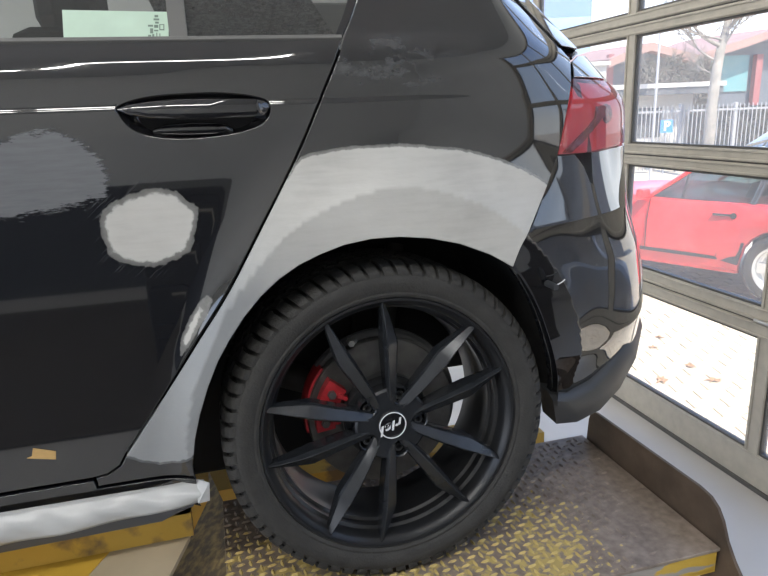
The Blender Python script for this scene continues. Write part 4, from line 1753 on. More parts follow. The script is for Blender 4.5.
# wheel stop flap at the end of the runway
mb = MB()
fx = 0.668
fl = [(0.372, -0.045), (0.362, 0.060), (0.352, 0.086), (0.33, 0.094), (-0.060, 0.099), (-0.095, 0.094), (-0.118, 0.080), (-0.135, 0.058), (-0.152, 0.020), (-0.175, -0.012), (-0.26, -0.10), (-0.20, -0.16), (-0.09, -0.11), (-0.02, -0.085)]
mb.prism([(fx, y_, z_) for y_, z_ in fl], (0.008, 0, 0))
liftpart(mb.build('end_flap', RUST, lift, label='upright rust brown end flap', bevel=0.001))
mb = MB()
mb.tube([(fx - 0.004, PY[0] + 0.03, -0.012), (fx - 0.004, PY[1] - 0.02, -0.012)], 0.007, 10)
liftpart(mb.build('hinge_rod', RUST, lift, smooth=60))
# scissor legs down to the floor
mb = MB()
for y_ in (0.0, 0.30):
    mb.hexa([(-0.25, y_, FZ + 0.10), (-0.17, y_, FZ + 0.10), (-0.17, y_ + 0.03, FZ + 0.10), (-0.25, y_ + 0.03, FZ + 0.10), (0.42, y_, -0.12), (0.50, y_, -0.12), (0.50, y_ + 0.03, -0.12), (0.42, y_ + 0.03, -0.12)])
    mb.hexa([(0.42, y_ + .035, FZ + 0.10), (0.50, y_ + .035, FZ + 0.10), (0.50, y_ + 0.065, FZ + 0.10), (0.42, y_ + 0.065, FZ + 0.10), (-0.25, y_ + .035, -0.12), (-0.17, y_ + .035, -0.12), (-0.17, y_ + 0.065, -0.12), (-0.25, y_ + 0.065, -0.12)])
liftpart(mb.build('scissor_arm', YEL, lift))
mb = MB()
mb.box((-0.4, -0.05, FZ), (0.60, 0.40, FZ + 0.10))
liftpart(mb.build('lift_base', YEL, lift))
for bx_ in (((-1.9, 0.12, FZ), (-1.8, 0.29, 0.16)), ((-1.0, 0.52, FZ), (-0.9, 0.61, -0.115)), ((-0.75, 0.14, FZ), (-0.65, 0.26, 0.16))):
    mb = MB()
    mb.box(*bx_)
    liftpart(mb.build('support_post', YEL, lift))

# ================================================================== ROOM
RX0, RX1, RY0, RY1, RZ1 = -6.0, 1.9, -5.3, 5.2, 3.4


def struct(name, mb, mt, smooth=None, label=None):
    o = mb.build(name, mt, None, smooth=smooth)
    o['kind'] = 'structure'
    return o


mb = MB()
mb.box((RX0, RY0, FZ - 0.1), (RX1 + 0.12, RY1, FZ))
fl_ = struct('floor', mb, FLOORM)
tag(fl_, 'smooth pale blue grey workshop floor', None)
mb = MB()
mb.box((RX0, RY0, RZ1), (RX1 + 0.07, RY1, RZ1 + 0.1))
struct('ceiling', mb, CEILM)
mb = MB()
mb.box((RX0 - 0.2, RY0, FZ), (RX0, -4.0, RZ1))
mb.box((RX0 - 0.2, 4.0, FZ), (RX0, RY1, RZ1))
mb.box((RX0 - 0.2, -4.0, 2.55), (RX0, 4.0, RZ1))  # lintel over an opening added to let in daylight
struct('wall_left', mb, WALLM)
mb = MB()
mb.box((RX0, RY1, FZ), (RX1 + 0.2, RY1 + 0.2, RZ1))
struct('wall_far', mb, WALLM)
DY0, DY1, DZ1 = -2.115 - 0.05, 4.005 + 0.05, 2.62
mb = MB()
mb.box((RX1 + .01, RY0, FZ), (RX1 + 0.07, DY0, RZ1))
mb.box((RX1 + .01, DY1, FZ), (RX1 + 0.07, RY1, RZ1))
mb.box((RX1 + .01, DY0, DZ1), (RX1 + 0.07, DY1, RZ1))
struct('wall_right', mb, WALLM)
# wall behind the photographer, white above a dark band added for the door to mirror
mb = MB()
mb.box((RX0, RY0 - 0.2, FZ), (RX1 + 0.25, RY0, RZ1))
struct('wall_near', mb, WALLM)
mb = MB()
mb.box((RX0, RY0, FZ), (RX1, RY0 + 0.02, 0.26))
struct('dark_band_near', mb, WALLD)
mb = MB()
mb.box((-3.4, -4.8, FZ), (1.3, -1.55, FZ + 0.012))
o = mb.build('added_mat', mat('brown_rubber_mat', (0.060, 0.050, 0.042), 0.8), None)  # added out of view so the lower door mirrors something dark
tag(o, 'brown floor mat added behind the camera to darken the low door reflection', 'mat')

# ceiling lamps: tubes in housings
LAMPW = mat('lamp_diffuser', (1.0, 0.98, 0.94), 0.5, emit=55.0)
for k, (x, y) in enumerate([(-3.7, -2.3), (-2.1, -2.3), (-0.5, -2.3), (-3.7, 2.4), (-2.1, 2.4), (-0.5, 2.4)]):
    t_ = empty('ceiling_light', (x, y, RZ1))
    tag(t_, 'long fluorescent ceiling light above the %s end of the %s bay' % (('front', 'middle', 'rear')[k % 3], ('near', 'far')[k // 3]), 'ceiling light', 'fluorescent ceiling lights')
    mb = MB()
    mb.box((-0.75, -0.07, -0.05), (0.75, 0.07, 0.0))
    mb.build('housing', WALLM, t_)
    mb = MB()
    mb.box((-0.73, -0.05, -0.075), (0.73, 0.05, -0.051))
    mb.build('diffuser', LAMPW, t_)

cab = empty('added_cabinet', (0.5, -2.7, FZ + 0.012))  # unseen block, added as a dark shape for the door to mirror
cab.scale = (1.3, 1, 1)
tag(cab, 'dark grey cabinet added behind the camera to darken the door reflection', 'cabinet')
CABM = mat('dark_cabinet_steel', (0.03, 0.032, 0.036), 0.4)
m_ = MB()
m_.box((-0.9, -0.3, 0.08), (0.9, 0.3, 1.22))
m_.build('body', CABM, cab, bevel=0.01)
m_ = MB()
m_.box((-0.92, -0.32, 1.22), (0.92, 0.33, 1.26))
m_.build('worktop', BLACKP, cab, bevel=0.005)
for r_ in range(5):
    for c_ in range(3):
        m_ = MB()
        m_.box((-0.88 + c_ * 0.59, 0.3, 0.12 + r_ * 0.215), (-0.31 + c_ * 0.59, 0.32, 0.32 + r_ * 0.215))
        dr_ = m_.build('drawer', CABM, cab)
        m_ = MB()
        m_.tube([(-0.80 + c_ * 0.59, 0.34, 0.28 + r_ * 0.215), (-0.39 + c_ * 0.59, 0.34, 0.28 + r_ * 0.215)], 0.008, 6)
        m_.build('handle', ALU, dr_)
m_ = MB()
m_.box((-0.85, -0.28, 0.0), (0.85, 0.28, 0.08))
m_.build('plinth', DARK, cab)

# ---- sectional glazed door
mb = MB()
mb.box((1.84, DY0, FZ), (1.90, DY0 + 0.05, DZ1))
d1 = struct('door_1', mb, ALU)
d1['label'] = 'glazed sectional garage door with aluminium frames'
DX0, DX1 = 1.885, 1.93
zb = [FZ, 0.003, 0.658, 1.307, 1.96, 2.61]
my = [-2.115 + 1.02 * k for k in range(7)]
for si in range(5):
    z0, z1 = zb[si] + 0.003, zb[si + 1] - 0.003
    bh = 0.165 if si == 0 else 0.052
    th = 0.088 if si == 0 else 0.050
    bh = 0.062 if si == 1 else bh
    th = 0.062 if si == 0 else th
    for nm, a, b in (('rail', z0, z0 + bh), ('rail', z1 - th, z1)):
        m_ = MB()
        m_.box((DX0, DY0 + .05, a), (DX1, DY1 - .05, b))
        # lip steps of the profile
        m_.box((DX0 - 0.006, DY0 + .05, a + (0.0 if nm == 'x' else 0.004)), (DX0, DY1 - .05, a + 0.012))
        m_.box((DX0 - 0.006, DY0 + .05, b - 0.012), (DX0, DY1 - .05, b - 0.004))
        m_.build('frame_rail', ALU, d1, bevel=0.0015)
    for y in my:
        m_ = MB()
        m_.box((DX0 + 0.001, y - 0.034, z0 + bh), (DX1 - .001, y + 0.034, z1 - th))
        m_.box((DX0 - 0.004, y - 0.034, z0 + bh), (DX0 + .001, y - 0.022, z1 - th))
        m_.box((DX0 - 0.004, y + 0.022, z0 + bh), (DX0 + .001, y + 0.034, z1 - th))
        m_.build('frame_stile', ALU, d1)
    for k in range(6):
        ya, yb = my[k] + 0.034, my[k + 1] - 0.034
        m_ = MB()
        m_.box((1.905, ya, z0 + bh), (1.909, yb, z1 - th))
        m_.build('glass_pane', PANE, d1)
        m_ = MB()
        g_ = 0.010
        m_.box((1.893, ya, z0 + bh), (1.921, ya + g_, z1 - th))
        m_.box((1.893, yb - g_, z0 + bh), (1.921, yb, z1 - th))
        m_.box((1.893, ya + g_, z0 + bh), (1.921, yb - g_, z0 + bh + g_))
        m_.box((1.893, ya + g_, z1 - th - g_), (1.921, yb - g_, z1 - th))
        m_.build('glazing_gasket', ALUD, d1)
    if si < 4:
        m_ = MB()
        m_.box((DX0 + 0.006, DY0 + .05, z1 - 0.002), (DX1 - .008, DY1 - .05, z1 + 0.008))
        m_.build('joint_seal', ALUD, d1)
m_ = MB()
m_.box((DX0 - .012, DY0 + .05, FZ - 0.0), (DX1 - .002, DY1 - .05, FZ + 0.018))
m_.build('bottom_seal', ALUD, d1)
m_ = MB()
m_.tube([(DX0 - 0.012, my[3] - 0.04, 0.012), (DX0 - 0.012, my[3] + 0.05, 0.012)], 0.008, 10)
m_.build('hinge_pin', STEELB, d1, smooth=40, label='bright steel hinge pin at the section joint')
mb = MB()
mb.box((1.86, RY0, FZ), (1.884, DY0, FZ + 0.06))
struct('trim_1', mb, ALU)

# ================================================================== OUTSIDE
GZ = -0.78
PAV = mat('pale_paving_concrete', (0.60, 0.51, 0.39), 0.85, noise=0.18, nscale=3)
JOINT = mat('dark_paving_joint', (0.20, 0.18, 0.15), 0.95, noise=0.2, nscale=20)
mb = MB()
mb.box((1.95, -30, GZ - 0.1), (60, 60, GZ - 0.012))
mb.box((-40, -40, GZ - 0.1), (1.95, RY0 - 0.25, GZ - 0.012))
g_ = struct('ground', mb, mat('paving_far', (0.52, 0.445, 0.34), 0.9, noise=0.2, nscale=1.5))
tag(g_, 'sunlit pale paved yard outside the garage door', None)
# interlocking zigzag pavers near the door


def paver_mesh(gap_):
    L_, W_ = 0.20, 0.115
    am = 0.016
    n_ = 8
    lo_, hi_ = [], []
    for i in range(n_ + 1):
        x = -L_ / 2 + gap_ + (L_ - 2 * gap_) * i / n_
        ph = ((x + L_ / 2) / L_ * 2) % 1.0
        zz = am * (1 - abs(2 * ph - 1) * 2)
        lo_.append((x, -W_ / 2 + gap_ + zz))
        hi_.append((x, W_ / 2 - gap_ + zz))
    loop = lo_ + hi_[::-1]
    vs = [(x, y, -0.03) for x, y in loop] + [(x, y, -0.003) for x, y in loop] + [(x * 0.96, y + (-0.004 if k > n_ else 0.004), 0.0) for k, (x, y) in enumerate(loop)]
    n2 = len(loop)
    fs = [(r * n2 + i, r * n2 + (i + 1) % n2, (r + 1) * n2 + (i + 1) % n2, (r + 1) * n2 + i) for r in (0, 1) for i in range(n2)]
    # top as quads between the two zigzags
    o_ = 2 * n2
    for i in range(n_):
        fs.append((o_ + i, o_ + i + 1, o_ + n2 - 2 - i, o_ + n2 - 1 - i))
    mb = MB()
    mb.add(vs, fs)
    return mb


pv = paver_mesh(0.0035).build('paver', PAV, g_)
cells = []
ca, sa = math.cos(math.radians(-14)), math.sin(math.radians(-14))
ctr = at(700, 370, 2, GZ)
for i in range(-40, 41):
    for j in range(-60, 61):
        lx = i * 0.20 + (0.10 if j % 2 else 0)
        ly = j * 0.115
        x = ctr[0] + lx * ca - ly * sa
        y = ctr[1] + lx * sa + ly * ca
        if x < 2.03 or x > 6.2 or y < -0.6 or y > 7.0:
            continue
        q = proj((x, y, GZ))
        inview = 600 < q[0] < 790 and 270 < q[1] < 500
        cells.append((0 if inview else 1, (x - CP[0]) ** 2 + (y - CP[1]) ** 2, x, y))
cells.sort()
mbj = MB()
base = [tuple(v.co) for v in pv.data.vertices]
bf = [tuple(p.vertices) for p in pv.data.polygons]
for idx, (iv, dd_, x, y) in enumerate(cells[:3000]):
    z = GZ + random.uniform(-0.0015, 0.0015)
    if idx < 300:
        o = pv if idx == 0 else pv.copy()
        if idx:
            COL.objects.link(o)
            o.parent = g_
        o.location = (x, y, z)
        o.rotation_euler = (random.uniform(-.004, .004), random.uniform(-.004, .004), math.radians(-14))
    else:
        mbj.add([(x + v[0] * ca - v[1] * sa, y + v[0] * sa + v[1] * ca, z + v[2]) for v in base], bf)
st_ = mbj.build('paving_field', PAV, g_)
st_['kind'] = 'stuff'

LEAF = mat('dry_leaf_brown', (0.36, 0.20, 0.10), 0.8, noise=0.3, nscale=60)
leaf_lab = ['dry brown leaf on the paving nearest the garage door stile', 'dry brown leaf lying alone on paving in mid view', 'small dry leaf on paving close to the bumper lip',
            'large dry leaf at the lower edge of the glass', 'topmost dry brown leaf on the sunny paving']
for k, (px, py, s_) in enumerate([(714, 381, 0.055), (690, 367, 0.042), (653, 348, 0.036), (662, 381, 0.060), (659.5, 338, 0.038)]):
    c = at(px, py, 2, GZ)
    mb = MB()
    nl = 12
    rim_ = []
    for i in range(nl):
        a = 2 * PI * i / nl
        r_ = s_ * (0.75 + 0.35 * math.cos(5 * a / 1.0 + k)) * (0.8 + 0.2 * random.random())
        rim_.append((r_ * math.cos(a) * 1.2, r_ * math.sin(a) * 0.8, 0.006 + 0.010 * random.random()))
    vs = [(0, 0, 0.004)] + rim_ + [(0, 0, 0.002)] + [(a, b, c_ - 0.002) for a, b, c_ in rim_]
    fs = [(0, 1 + i, 1 + (i + 1) % nl) for i in range(nl)] + [(nl + 1, nl + 2 + (i + 1) % nl, nl + 2 + i) for i in range(nl)]
    fs += [(1 + i, nl + 2 + i, nl + 2 + (i + 1) % nl, 1 + (i + 1) % nl) for i in range(nl)]
    mb.add(vs, fs)
    o = mb.build('dry_leaf', LEAF)
    o.location = (c[0], c[1], GZ + 0.001)
    o.rotation_euler = (0, 0, k * 1.3)
    tag(o, leaf_lab[k], 'leaf', 'dry leaves on the paving')

# ---- red sports car
RWH = np.array([4.194 + 0.03, 3.118 - 0.065, 0])
ang_r = math.atan2(0.90933, -0.41608)
red = empty('car', (RWH[0], RWH[1], GZ), (0, 0, ang_r))
tag(red, 'old red sports coupe with black sill stripe parked outside the garage door', 'car')
REDP = mat('faded_red_paint', (0.66, 0.035, 0.04), 0.28, coat=0.6, noise=0.15, nscale=5)
REDG = glass('pale_car_window', (0.55, 0.62, 0.62), 0.07)
# local frame: +x forward, the side facing the garage is +y (left side)... wheel plane at y = 0


def loft(sections, mt, name, parent, smooth=30, label=None, cap=True):
    mb = MB()
    n_ = len(sections[0])
    for s_ in sections:
        mb.v += [tuple(p) for p in s_]
    for i in range(len(sections) - 1):
        for k in range(n_ - 1):
            mb.f.append((i * n_ + k, i * n_ + k + 1, (i + 1) * n_ + k + 1, (i + 1) * n_ + k))
    if cap:
        mb.f.append(tuple(range(n_)))
        mb.f.append(tuple(range((len(sections) - 1) * n_, len(sections) * n_)))
    return mb.build(name, mt, parent, smooth=smooth, label=label)


WID = 1.72


def red_section(x, belt, top, inset, bot=0.22, flare=0.0, arch=None):
    yo_ = inset - flare
    b0 = arch if arch else bot
    pts = [(x, 0.06 + yo_, b0), (x, 0.015 + yo_, b0 + 0.05 * (belt - b0)), (x, 0.0 + yo_, b0 + 0.45 * (belt - b0)), (x, 0.02 + yo_, belt - 0.06), (x, 0.07 + yo_, belt), (x, 0.35, top), (x, WID / 2, top + 0.01)]
    mir = [(x, WID - p_[1], p_[2]) for p_ in pts[::-1][1:]]
    return pts + mir


def arch_h(x, c, r_):
    d__ = abs(x - c)
    return 0.30 + math.sqrt(max(r_ * r_ - d__ * d__, 0)) if d__ < r_ else None


secs = []
xr = [-0.95, -0.85, -0.6, -0.45, -0.34, -0.333, -0.30, -0.24, -0.16, -0.08, 0.0, 0.08, 0.16, 0.24, 0.30, 0.333, 0.34, 0.42, 0.55, 0.7, 0.9, 1.1, 1.25, 1.4, 1.6, 1.80, 1.935, 1.94, 1.98, 2.04, 2.12, 2.2, 2.27, 2.35, 2.43, 2.50, 2.56, 2.6, 2.605, 2.75, 2.95, 3.1]
for x in xr:
    belt = float(np.interp(x, [-0.95, -0.6, -0.2, 0.3, 1.2, 1.9, 2.3, 2.8, 3.1], [0.56, 0.72, 0.80, 0.82, 0.84, 0.82, 0.78, 0.68, 0.50]))
    top = float(np.interp(x, [-0.95, -0.6, -0.2, 0.3, 1.2, 1.9, 2.3, 2.8, 3.1], [0.58, 0.80, 0.88, 0.86, 0.84, 0.76, 0.70, 0.60, 0.50]))
    fl2 = 0.11 * math.exp(-((x + 0.02) / 0.42) ** 2)
    a_ = arch_h(x, 0.0, 0.335) or arch_h(x, 2.27, 0.33)
    ins = 0.06 + 0.25 * max(0, (x - 2.5) / 0.6) ** 2 + 0.2 * max(0, (-0.6 - x) / 0.35) ** 2
    secs.append(red_section(x, belt, top, ins, flare=fl2, arch=a_))
rb = loft(secs, REDP, 'body_shell', red, 38, 'faded red body')
# the car's near side is at local +y towards the garage: mirror so that y=0 plane is the near side
SIDE = -1.0


def mirror_y(o):
    me = o.data
    for v in me.vertices:
        v.co.y = -v.co.y
    me.flip_normals()


# forward = (cos, sin) of ang_r; left of forward is towards -X (the garage), so near side must be +y; body extends to -y
mirror_y(rb)
GH = []
# greenhouse: pillars and roof in red, panes separately
roofm = MB()
rz = lambda x: float(np.interp(x, [-0.7, -0.4, 0.0, 0.4, 0.75, 0.9], [0.86, 1.0, 1.13, 1.20, 1.185, 1.15]))
ri = lambda x: 0.30
rs_ = []
for x in np.linspace(-0.72, 0.84, 10):
    z = rz(x)
    rs_.append([(x, -0.27, z - 0.035), (x, -0.30, z), (x, -0.5, z + 0.03), (x, -WID / 2, z + 0.04), (x, -WID + 0.5, z + 0.03), (x, -WID + 0.3, z), (x, -WID + 0.27, z - 0.035)])
rf = loft(rs_, REDP, 'roof', red, 40, cap=False)
for y0, y1, sg in ((-0.115, -0.285, 1), (-WID + 0.115, -WID + 0.285, -1)):
    m_ = MB()
    m_.tube([(1.24, y0, 0.825), (0.82, y1, 1.15)], 0.022, 8)
    m_.build('windscreen_pillar', REDP, red, smooth=50)
    m_ = MB()
    m_.tube([(0.30, y0, 0.815), (0.24, y1, 1.16)], 0.028, 8)
    m_.build('door_pillar', GLOSSB, red, smooth=50)
    m_ = MB()
    m_.tube([(0.92, y0 - .005 * sg, 0.83), (0.90, (y0 + y1) / 2 + .03 * sg, 1.05)], 0.010, 8)
    m_.build('vent_bar', GLOSSB, red, smooth=50)
    m_ = MB()
    m_.add([(1.20, y0, 0.83), (0.30, y0, 0.82), (0.24, y1, 1.165), (0.82, y1, 1.15), (1.20, y0 - .004, 0.83), (0.30, y0 - .004, 0.82), (0.24, y1 - .004, 1.165), (0.82, y1 - .004, 1.15)],
           [(0, 1, 2, 3), (7, 6, 5, 4), (0, 4, 5, 1), (1, 5, 6, 2), (2, 6, 7, 3), (3, 7, 4, 0)])
    m_.build('side_window', REDG, red)
    m_ = MB()
    m_.add([(0.27, y0, 0.82), (-0.55, y0 - 0.02, 0.82), (-0.30, y1, 1.02), (0.22, y1, 1.16), (0.27, y0 - .004, 0.82), (-0.55, y0 - 0.024, 0.82), (-0.30, y1 - .004, 1.02), (0.22, y1 - .004, 1.16)],
           [(0, 1, 2, 3), (7, 6, 5, 4), (0, 4, 5, 1), (1, 5, 6, 2), (2, 6, 7, 3), (3, 7, 4, 0)])
    m_.build('side_window', REDG, red)
m_ = MB()
m_.add([(1.26, -0.13, 0.82), (1.32, -WID / 2, 0.83), (1.26, -WID + .13, 0.82), (0.84, -WID + 0.29, 1.15), (0.86, -WID / 2, 1.19), (0.84, -0.29, 1.15)], [(0, 1, 4, 5), (1, 2, 3, 4)])
m_.build('windscreen', REDG, red)
# interior seats seen through the glass
m_ = MB()
for y_ in (-0.50, -1.18):
    m_ = MB()
    m_.hexa([(0.42, y_ - .22, 0.45), (0.60, y_ - .22, 0.45), (0.60, y_ + .22, 0.45), (0.42, y_ + .22, 0.45), (0.30, y_ - .2, 1.0), (0.40, y_ - .2, 1.0), (0.40, y_ + .2, 1.0), (0.30, y_ + .2, 1.0)])
    m_.build('seat', SEAT, red, bevel=0.03)
m_ = MB()
m_.box((-0.5, -WID + 0.12, 0.55), (1.25, -0.14, 0.60))
m_.box((1.05, -WID + 0.14, 0.60), (1.25, -0.16, 0.84))
m_.build('cabin_floor', DARK, red)
# trim: black sill stripe, rocker, door seam, handle, mirror, flare trim
def skin_y(z, fl_=0.0):
    return -0.058 + fl_
m_ = MB()
m_.box((0.40, -0.075, 0.315), (1.90, -0.050, 0.345))
m_.build('sill_stripe', DARK, red, bevel=0.004)
m_ = MB()
m_.box((0.36, -0.14, 0.20), (1.92, -0.075, 0.30))
m_.build('sill_panel', REDP, red, bevel=0.02)
m_ = MB()
m_.add([(0.34, 0.0, 0.30), (0.52, -0.052, 0.315), (0.40, -0.050, 0.50), (0.30, 0.004, 0.50), (0.34, -0.02, 0.30), (0.52, -0.07, 0.315), (0.40, -0.07, 0.50), (0.30, -0.02, 0.50)],
       [(0, 1, 2, 3), (7, 6, 5, 4), (0, 4, 5, 1), (1, 5, 6, 2), (2, 6, 7, 3), (3, 7, 4, 0)])
m_.build('stone_guard', DARK, red, label='black stone guard ahead of the rear wheel')
for p_ in ([(0.37, -0.066, 0.80), (0.42, -0.055, 0.62), (0.50, -0.052, 0.50), (0.545, -0.052, 0.35)], [(1.20, -0.066, 0.82), (1.22, -0.055, 0.60), (1.22, -0.052, 0.35)]):
    m_ = MB()
    m_.tube(p_, 0.005, 6)
    m_.build('door_seam', DARK, red)
m_ = MB()
m_.tube([(0.40, -0.048, 0.722), (0.60, -0.048, 0.722)], 0.012, 8)
m_.lathe_y([(0.0, -0.03), (0.028, -0.032), (0.028, -0.05)], 16, 0.42, 0.722)
m_.build('handle', GLOSSB, red, smooth=40, label='black door handle')
m_ = MB()
m_.hexa([(1.20, -0.08, 0.82), (1.30, -0.08, 0.82), (1.28, 0.10, 0.83), (1.20, 0.10, 0.83), (1.20, -0.06, 0.91), (1.27, -0.06, 0.91), (1.26, 0.10, 0.92), (1.20, 0.10, 0.92)])
m_.build('door_mirror', REDP, red, bevel=0.015)
GREYP = mat('sanded_pink_patch', (0.62, 0.30, 0.27), 0.8)
WHL = mat('silver_wheel', (0.62, 0.63, 0.64), 0.35, metal=0.6)
for xw in (0.0, 2.27):
    for yb_, sg in ((0.02 if xw == 0 else -0.07, 1), (-WID - 0.02 if xw == 0 else -WID + 0.07, -1)):
        m_ = MB()
        prof = [(0.205, 0.0), (0.225, 0.006), (0.27, 0.004), (0.295, -0.02), (0.302, -0.05), (0.302, -0.17), (0.29, -0.2), (0.205, -0.21)]
        m_.lathe_y([(r_, yb_ + sg * y_) for r_, y_ in prof], 40)
        for i, v in enumerate(m_.v):
            m_.v[i] = (v[0] + xw, v[1], v[2] + 0.302)
        w_ = m_.build('tyre', RUBBER, red, smooth=40)
        m_ = MB()
        m_.lathe_y([(r_, yb_ + sg * y_) for r_, y_ in [(0.0, -0.02), (0.05, -0.02), (0.07, -0.045), (0.16, -0.06), (0.185, -0.045), (0.19, -0.002), (0.207, 0.004), (0.21, -0.01), (0.20, -0.2)]], 40)
        for k in range(5):
            a = 2 * PI * k / 5
            c_, s_ = math.cos(a), math.sin(a)
            ya, yb2 = yb_ - 0.03 * sg, yb_ - 0.06 * sg
            m_.hexa([(c_ * r_ - s_ * w2, yy, s_ * r_ + c_ * w2) for yy in (yb2, ya) for r_, w2 in ((0.04, -0.03), (0.18, -0.045), (0.18, 0.045), (0.04, 0.03))])
        for i, v in enumerate(m_.v):
            m_.v[i] = (v[0] + xw, v[1], v[2] + 0.302)
        m_.build('wheel_rim', WHL, red, smooth=30)
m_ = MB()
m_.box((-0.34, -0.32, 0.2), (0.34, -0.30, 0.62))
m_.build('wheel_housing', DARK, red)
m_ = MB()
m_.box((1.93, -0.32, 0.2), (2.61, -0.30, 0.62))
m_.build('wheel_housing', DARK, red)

# ---- things across the yard, all on a line roughly square to the view
FD = RW[:, 0].copy()
FD[2] = 0
FD /= np.linalg.norm(FD)                  # along the fence
BD = np.array([-FD[1], FD[0], 0])         # away from the garage


def yard_frame(px, dep):
    """point on the ground under picture column px at the given distance"""
    p_ = depth(px, 100, dep)
    return np.array([p_[0], p_[1], GZ])


def hz(px, py, dep):
    return float(depth(px, py, dep)[2])


FR = math.atan2(FD[1], FD[0])


def pxm(dep):
    return dep / FL       # metres per pixel at a distance


WHITEW = mat('white_render', (0.54, 0.515, 0.48), 0.8, noise=0.05, nscale=2)
FENCE = mat('white_fence_bars', (0.34, 0.34, 0.355), 0.5)
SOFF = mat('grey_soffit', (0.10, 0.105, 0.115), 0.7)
BARK = mat('pale_bark', (0.30, 0.27, 0.235), 0.9, noise=0.35, nscale=6, bump=0.4, bscale=20)
# fence
dF = 15.8
f0 = yard_frame(626, dF)
flen = 190 * pxm(dF)
ftop_z = hz(740, 103, dF) - GZ
fence = empty('fence', tuple(f0), (0, 0, FR))
tag(fence, 'white steel bar fence across the yard in front of the white hut', 'fence')
bar = None
nb_ = int(flen / 0.105)
for k in range(nb_ + 1):
    if bar is None:
        m_ = MB()
        m_.box((-0.008, -0.008, 0.05), (0.008, 0.008, ftop_z))
        bar = m_.build('bar', FENCE, fence)
        o = bar
    else:
        o = bar.copy()
        COL.objects.link(o)
        o.parent = fence
    o.location = (k * 0.105, 0, 0)
for z in (0.22, ftop_z - 0.16):
    m_ = MB()
    m_.box((-0.05, 0.013, z), (flen, 0.04, z + 0.05))
    m_.build('cross_rail', FENCE, fence)
for x in (0.0, flen * 0.3, flen * 0.59, flen * 0.9):
    m_ = MB()
    m_.box((x - 0.04, 0.042, 0), (x + 0.04, 0.12, ftop_z + 0.03))
    m_.build('post', FENCE, fence)
# white hut
dH = 18.2
hR = yard_frame(693, dH)
hut = empty('hut', tuple(hR), (0, 0, FR))
tag(hut, 'low white hut with flat overhanging roof behind the fence', 'hut')
wz = hz(693, 88, dH) - GZ
m_ = MB()
m_.box((-3.6, 0, 0), (0, 3.0, wz))
m_.build('wall', WHITEW, hut)
m_ = MB()
m_.add([(-3.9, -0.7, wz + 0.02), (0.55, -0.7, wz + 0.02), (0.55, 3.2, wz + 0.10), (-3.9, 3.2, wz + 0.10), (-3.9, -0.7, wz + 0.14), (0.55, -0.7, wz + 0.14), (0.55, 3.2, wz + 0.24), (-3.9, 3.2, wz + 0.24)],
       [(0, 3, 2, 1), (4, 5, 6, 7), (0, 1, 5, 4), (1, 2, 6, 5), (2, 3, 7, 6), (3, 0, 4, 7)])
m_.build('roof', WHITEW, hut)
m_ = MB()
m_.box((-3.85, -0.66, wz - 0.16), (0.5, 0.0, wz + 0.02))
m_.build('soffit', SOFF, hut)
m_ = MB()
wy0, wy1 = hz(650, 138, dH) - GZ, hz(650, 108, dH) - GZ
wxa, wxb = -58 * pxm(dH), -31 * pxm(dH)
m_.box((wxa, -0.03, wy0), (wxb, 0.01, wy1))
wfm = m_.build('window', SOFF, hut)
m_ = MB()
for k in range(2):
    a = wxa + 0.05 + k * (wxb - wxa) / 2
    m_.box((a, -0.04, wy0 + 0.06), (a + (wxb - wxa) / 2 - 0.08, -0.031, wy1 - 0.06))
m_.build('pane', mat('dark_window_glass', (0.09, 0.095, 0.10), 0.8, spec=0.1), wfm)
# parking sign on the hut
BLUE = mat('sign_blue', (0.05, 0.22, 0.55), 0.5)
dP = dF - 0.5
sp_ = yard_frame(668.5, dP)
sgn = empty('parking_sign', tuple(sp_), (0, 0, FR))
tag(sgn, 'blue square parking sign with white letter P by the hut', 'sign')
z0_, z1_ = hz(668, 133, dP) - GZ, hz(668, 120, dP) - GZ
hw_ = (z1_ - z0_) / 2
m_ = MB()
m_.box((-hw_, -0.01, z0_), (hw_, 0.01, z1_))
m_.build('sign_board', BLUE, sgn)
m_ = MB()
m_.tube([(0, 0.035, 0), (0, 0.035, z1_)], 0.022, 8)
m_.build('sign_post', FENCE, sgn)
cu = bpy.data.curves.new('letter', 'FONT')
cu.body = 'P'
cu.size = (z1_ - z0_) * 1.05
cu.offset = 0.012
cu.extrude = 0.004
cu.align_x = 'CENTER'
cu.align_y = 'CENTER'
to = bpy.data.objects.new('tmp2', cu)
COL.objects.link(to)
bpy.context.view_layer.update()
tme = bpy.data.meshes.new_from_object(to)
bpy.data.objects.remove(to)
tme.materials.clear()
tme.materials.append(WHITEW)
lt = link('sign_letter', tme, None, sgn)
lt.location = (0, -0.016, (z0_ + z1_) / 2)
lt.rotation_euler = (PI / 2, 0, 0)
# low dark hedge behind the fence, right of the hut
dK = 17.6
hg = empty('hedge', tuple(yard_frame(742, dK)), (0, 0, FR))
tag(hg, 'low dark clipped hedge behind the white fence, right of the hut', 'hedge')
HEDG = mat('dark_hedge_leaf', (0.075, 0.075, 0.07), 0.9, noise=0.5, nscale=3)
hl_ = 92 * pxm(dK)
hh_ = hz(740, 106, dK) - GZ
m_ = MB()
m_.box((-hl_ / 2, -0.3, 0.0), (hl_ / 2, 0.3, hh_ - 0.08))
random.seed(8)
for i in range(2600):
    c = np.array([random.uniform(-hl_ / 2, hl_ / 2), random.choice((-0.32, random.uniform(-.3, .3))), 0])
    c[2] = random.uniform(0.05, hh_) if c[1] < -0.31 else hh_ - 0.06
    d_ = np.array([random.uniform(-1, 1), random.uniform(-1, 0.2), random.uniform(-.4, 1)]) * 0.10
    w_ = np.array([random.uniform(-1, 1), random.uniform(-.5, .5), random.uniform(-1, 1)]) * 0.035
    m_.add([c - w_, c + w_, c + d_], [(0, 1, 2)])
o = m_.build('foliage', HEDG, hg)
o['kind'] = 'stuff'
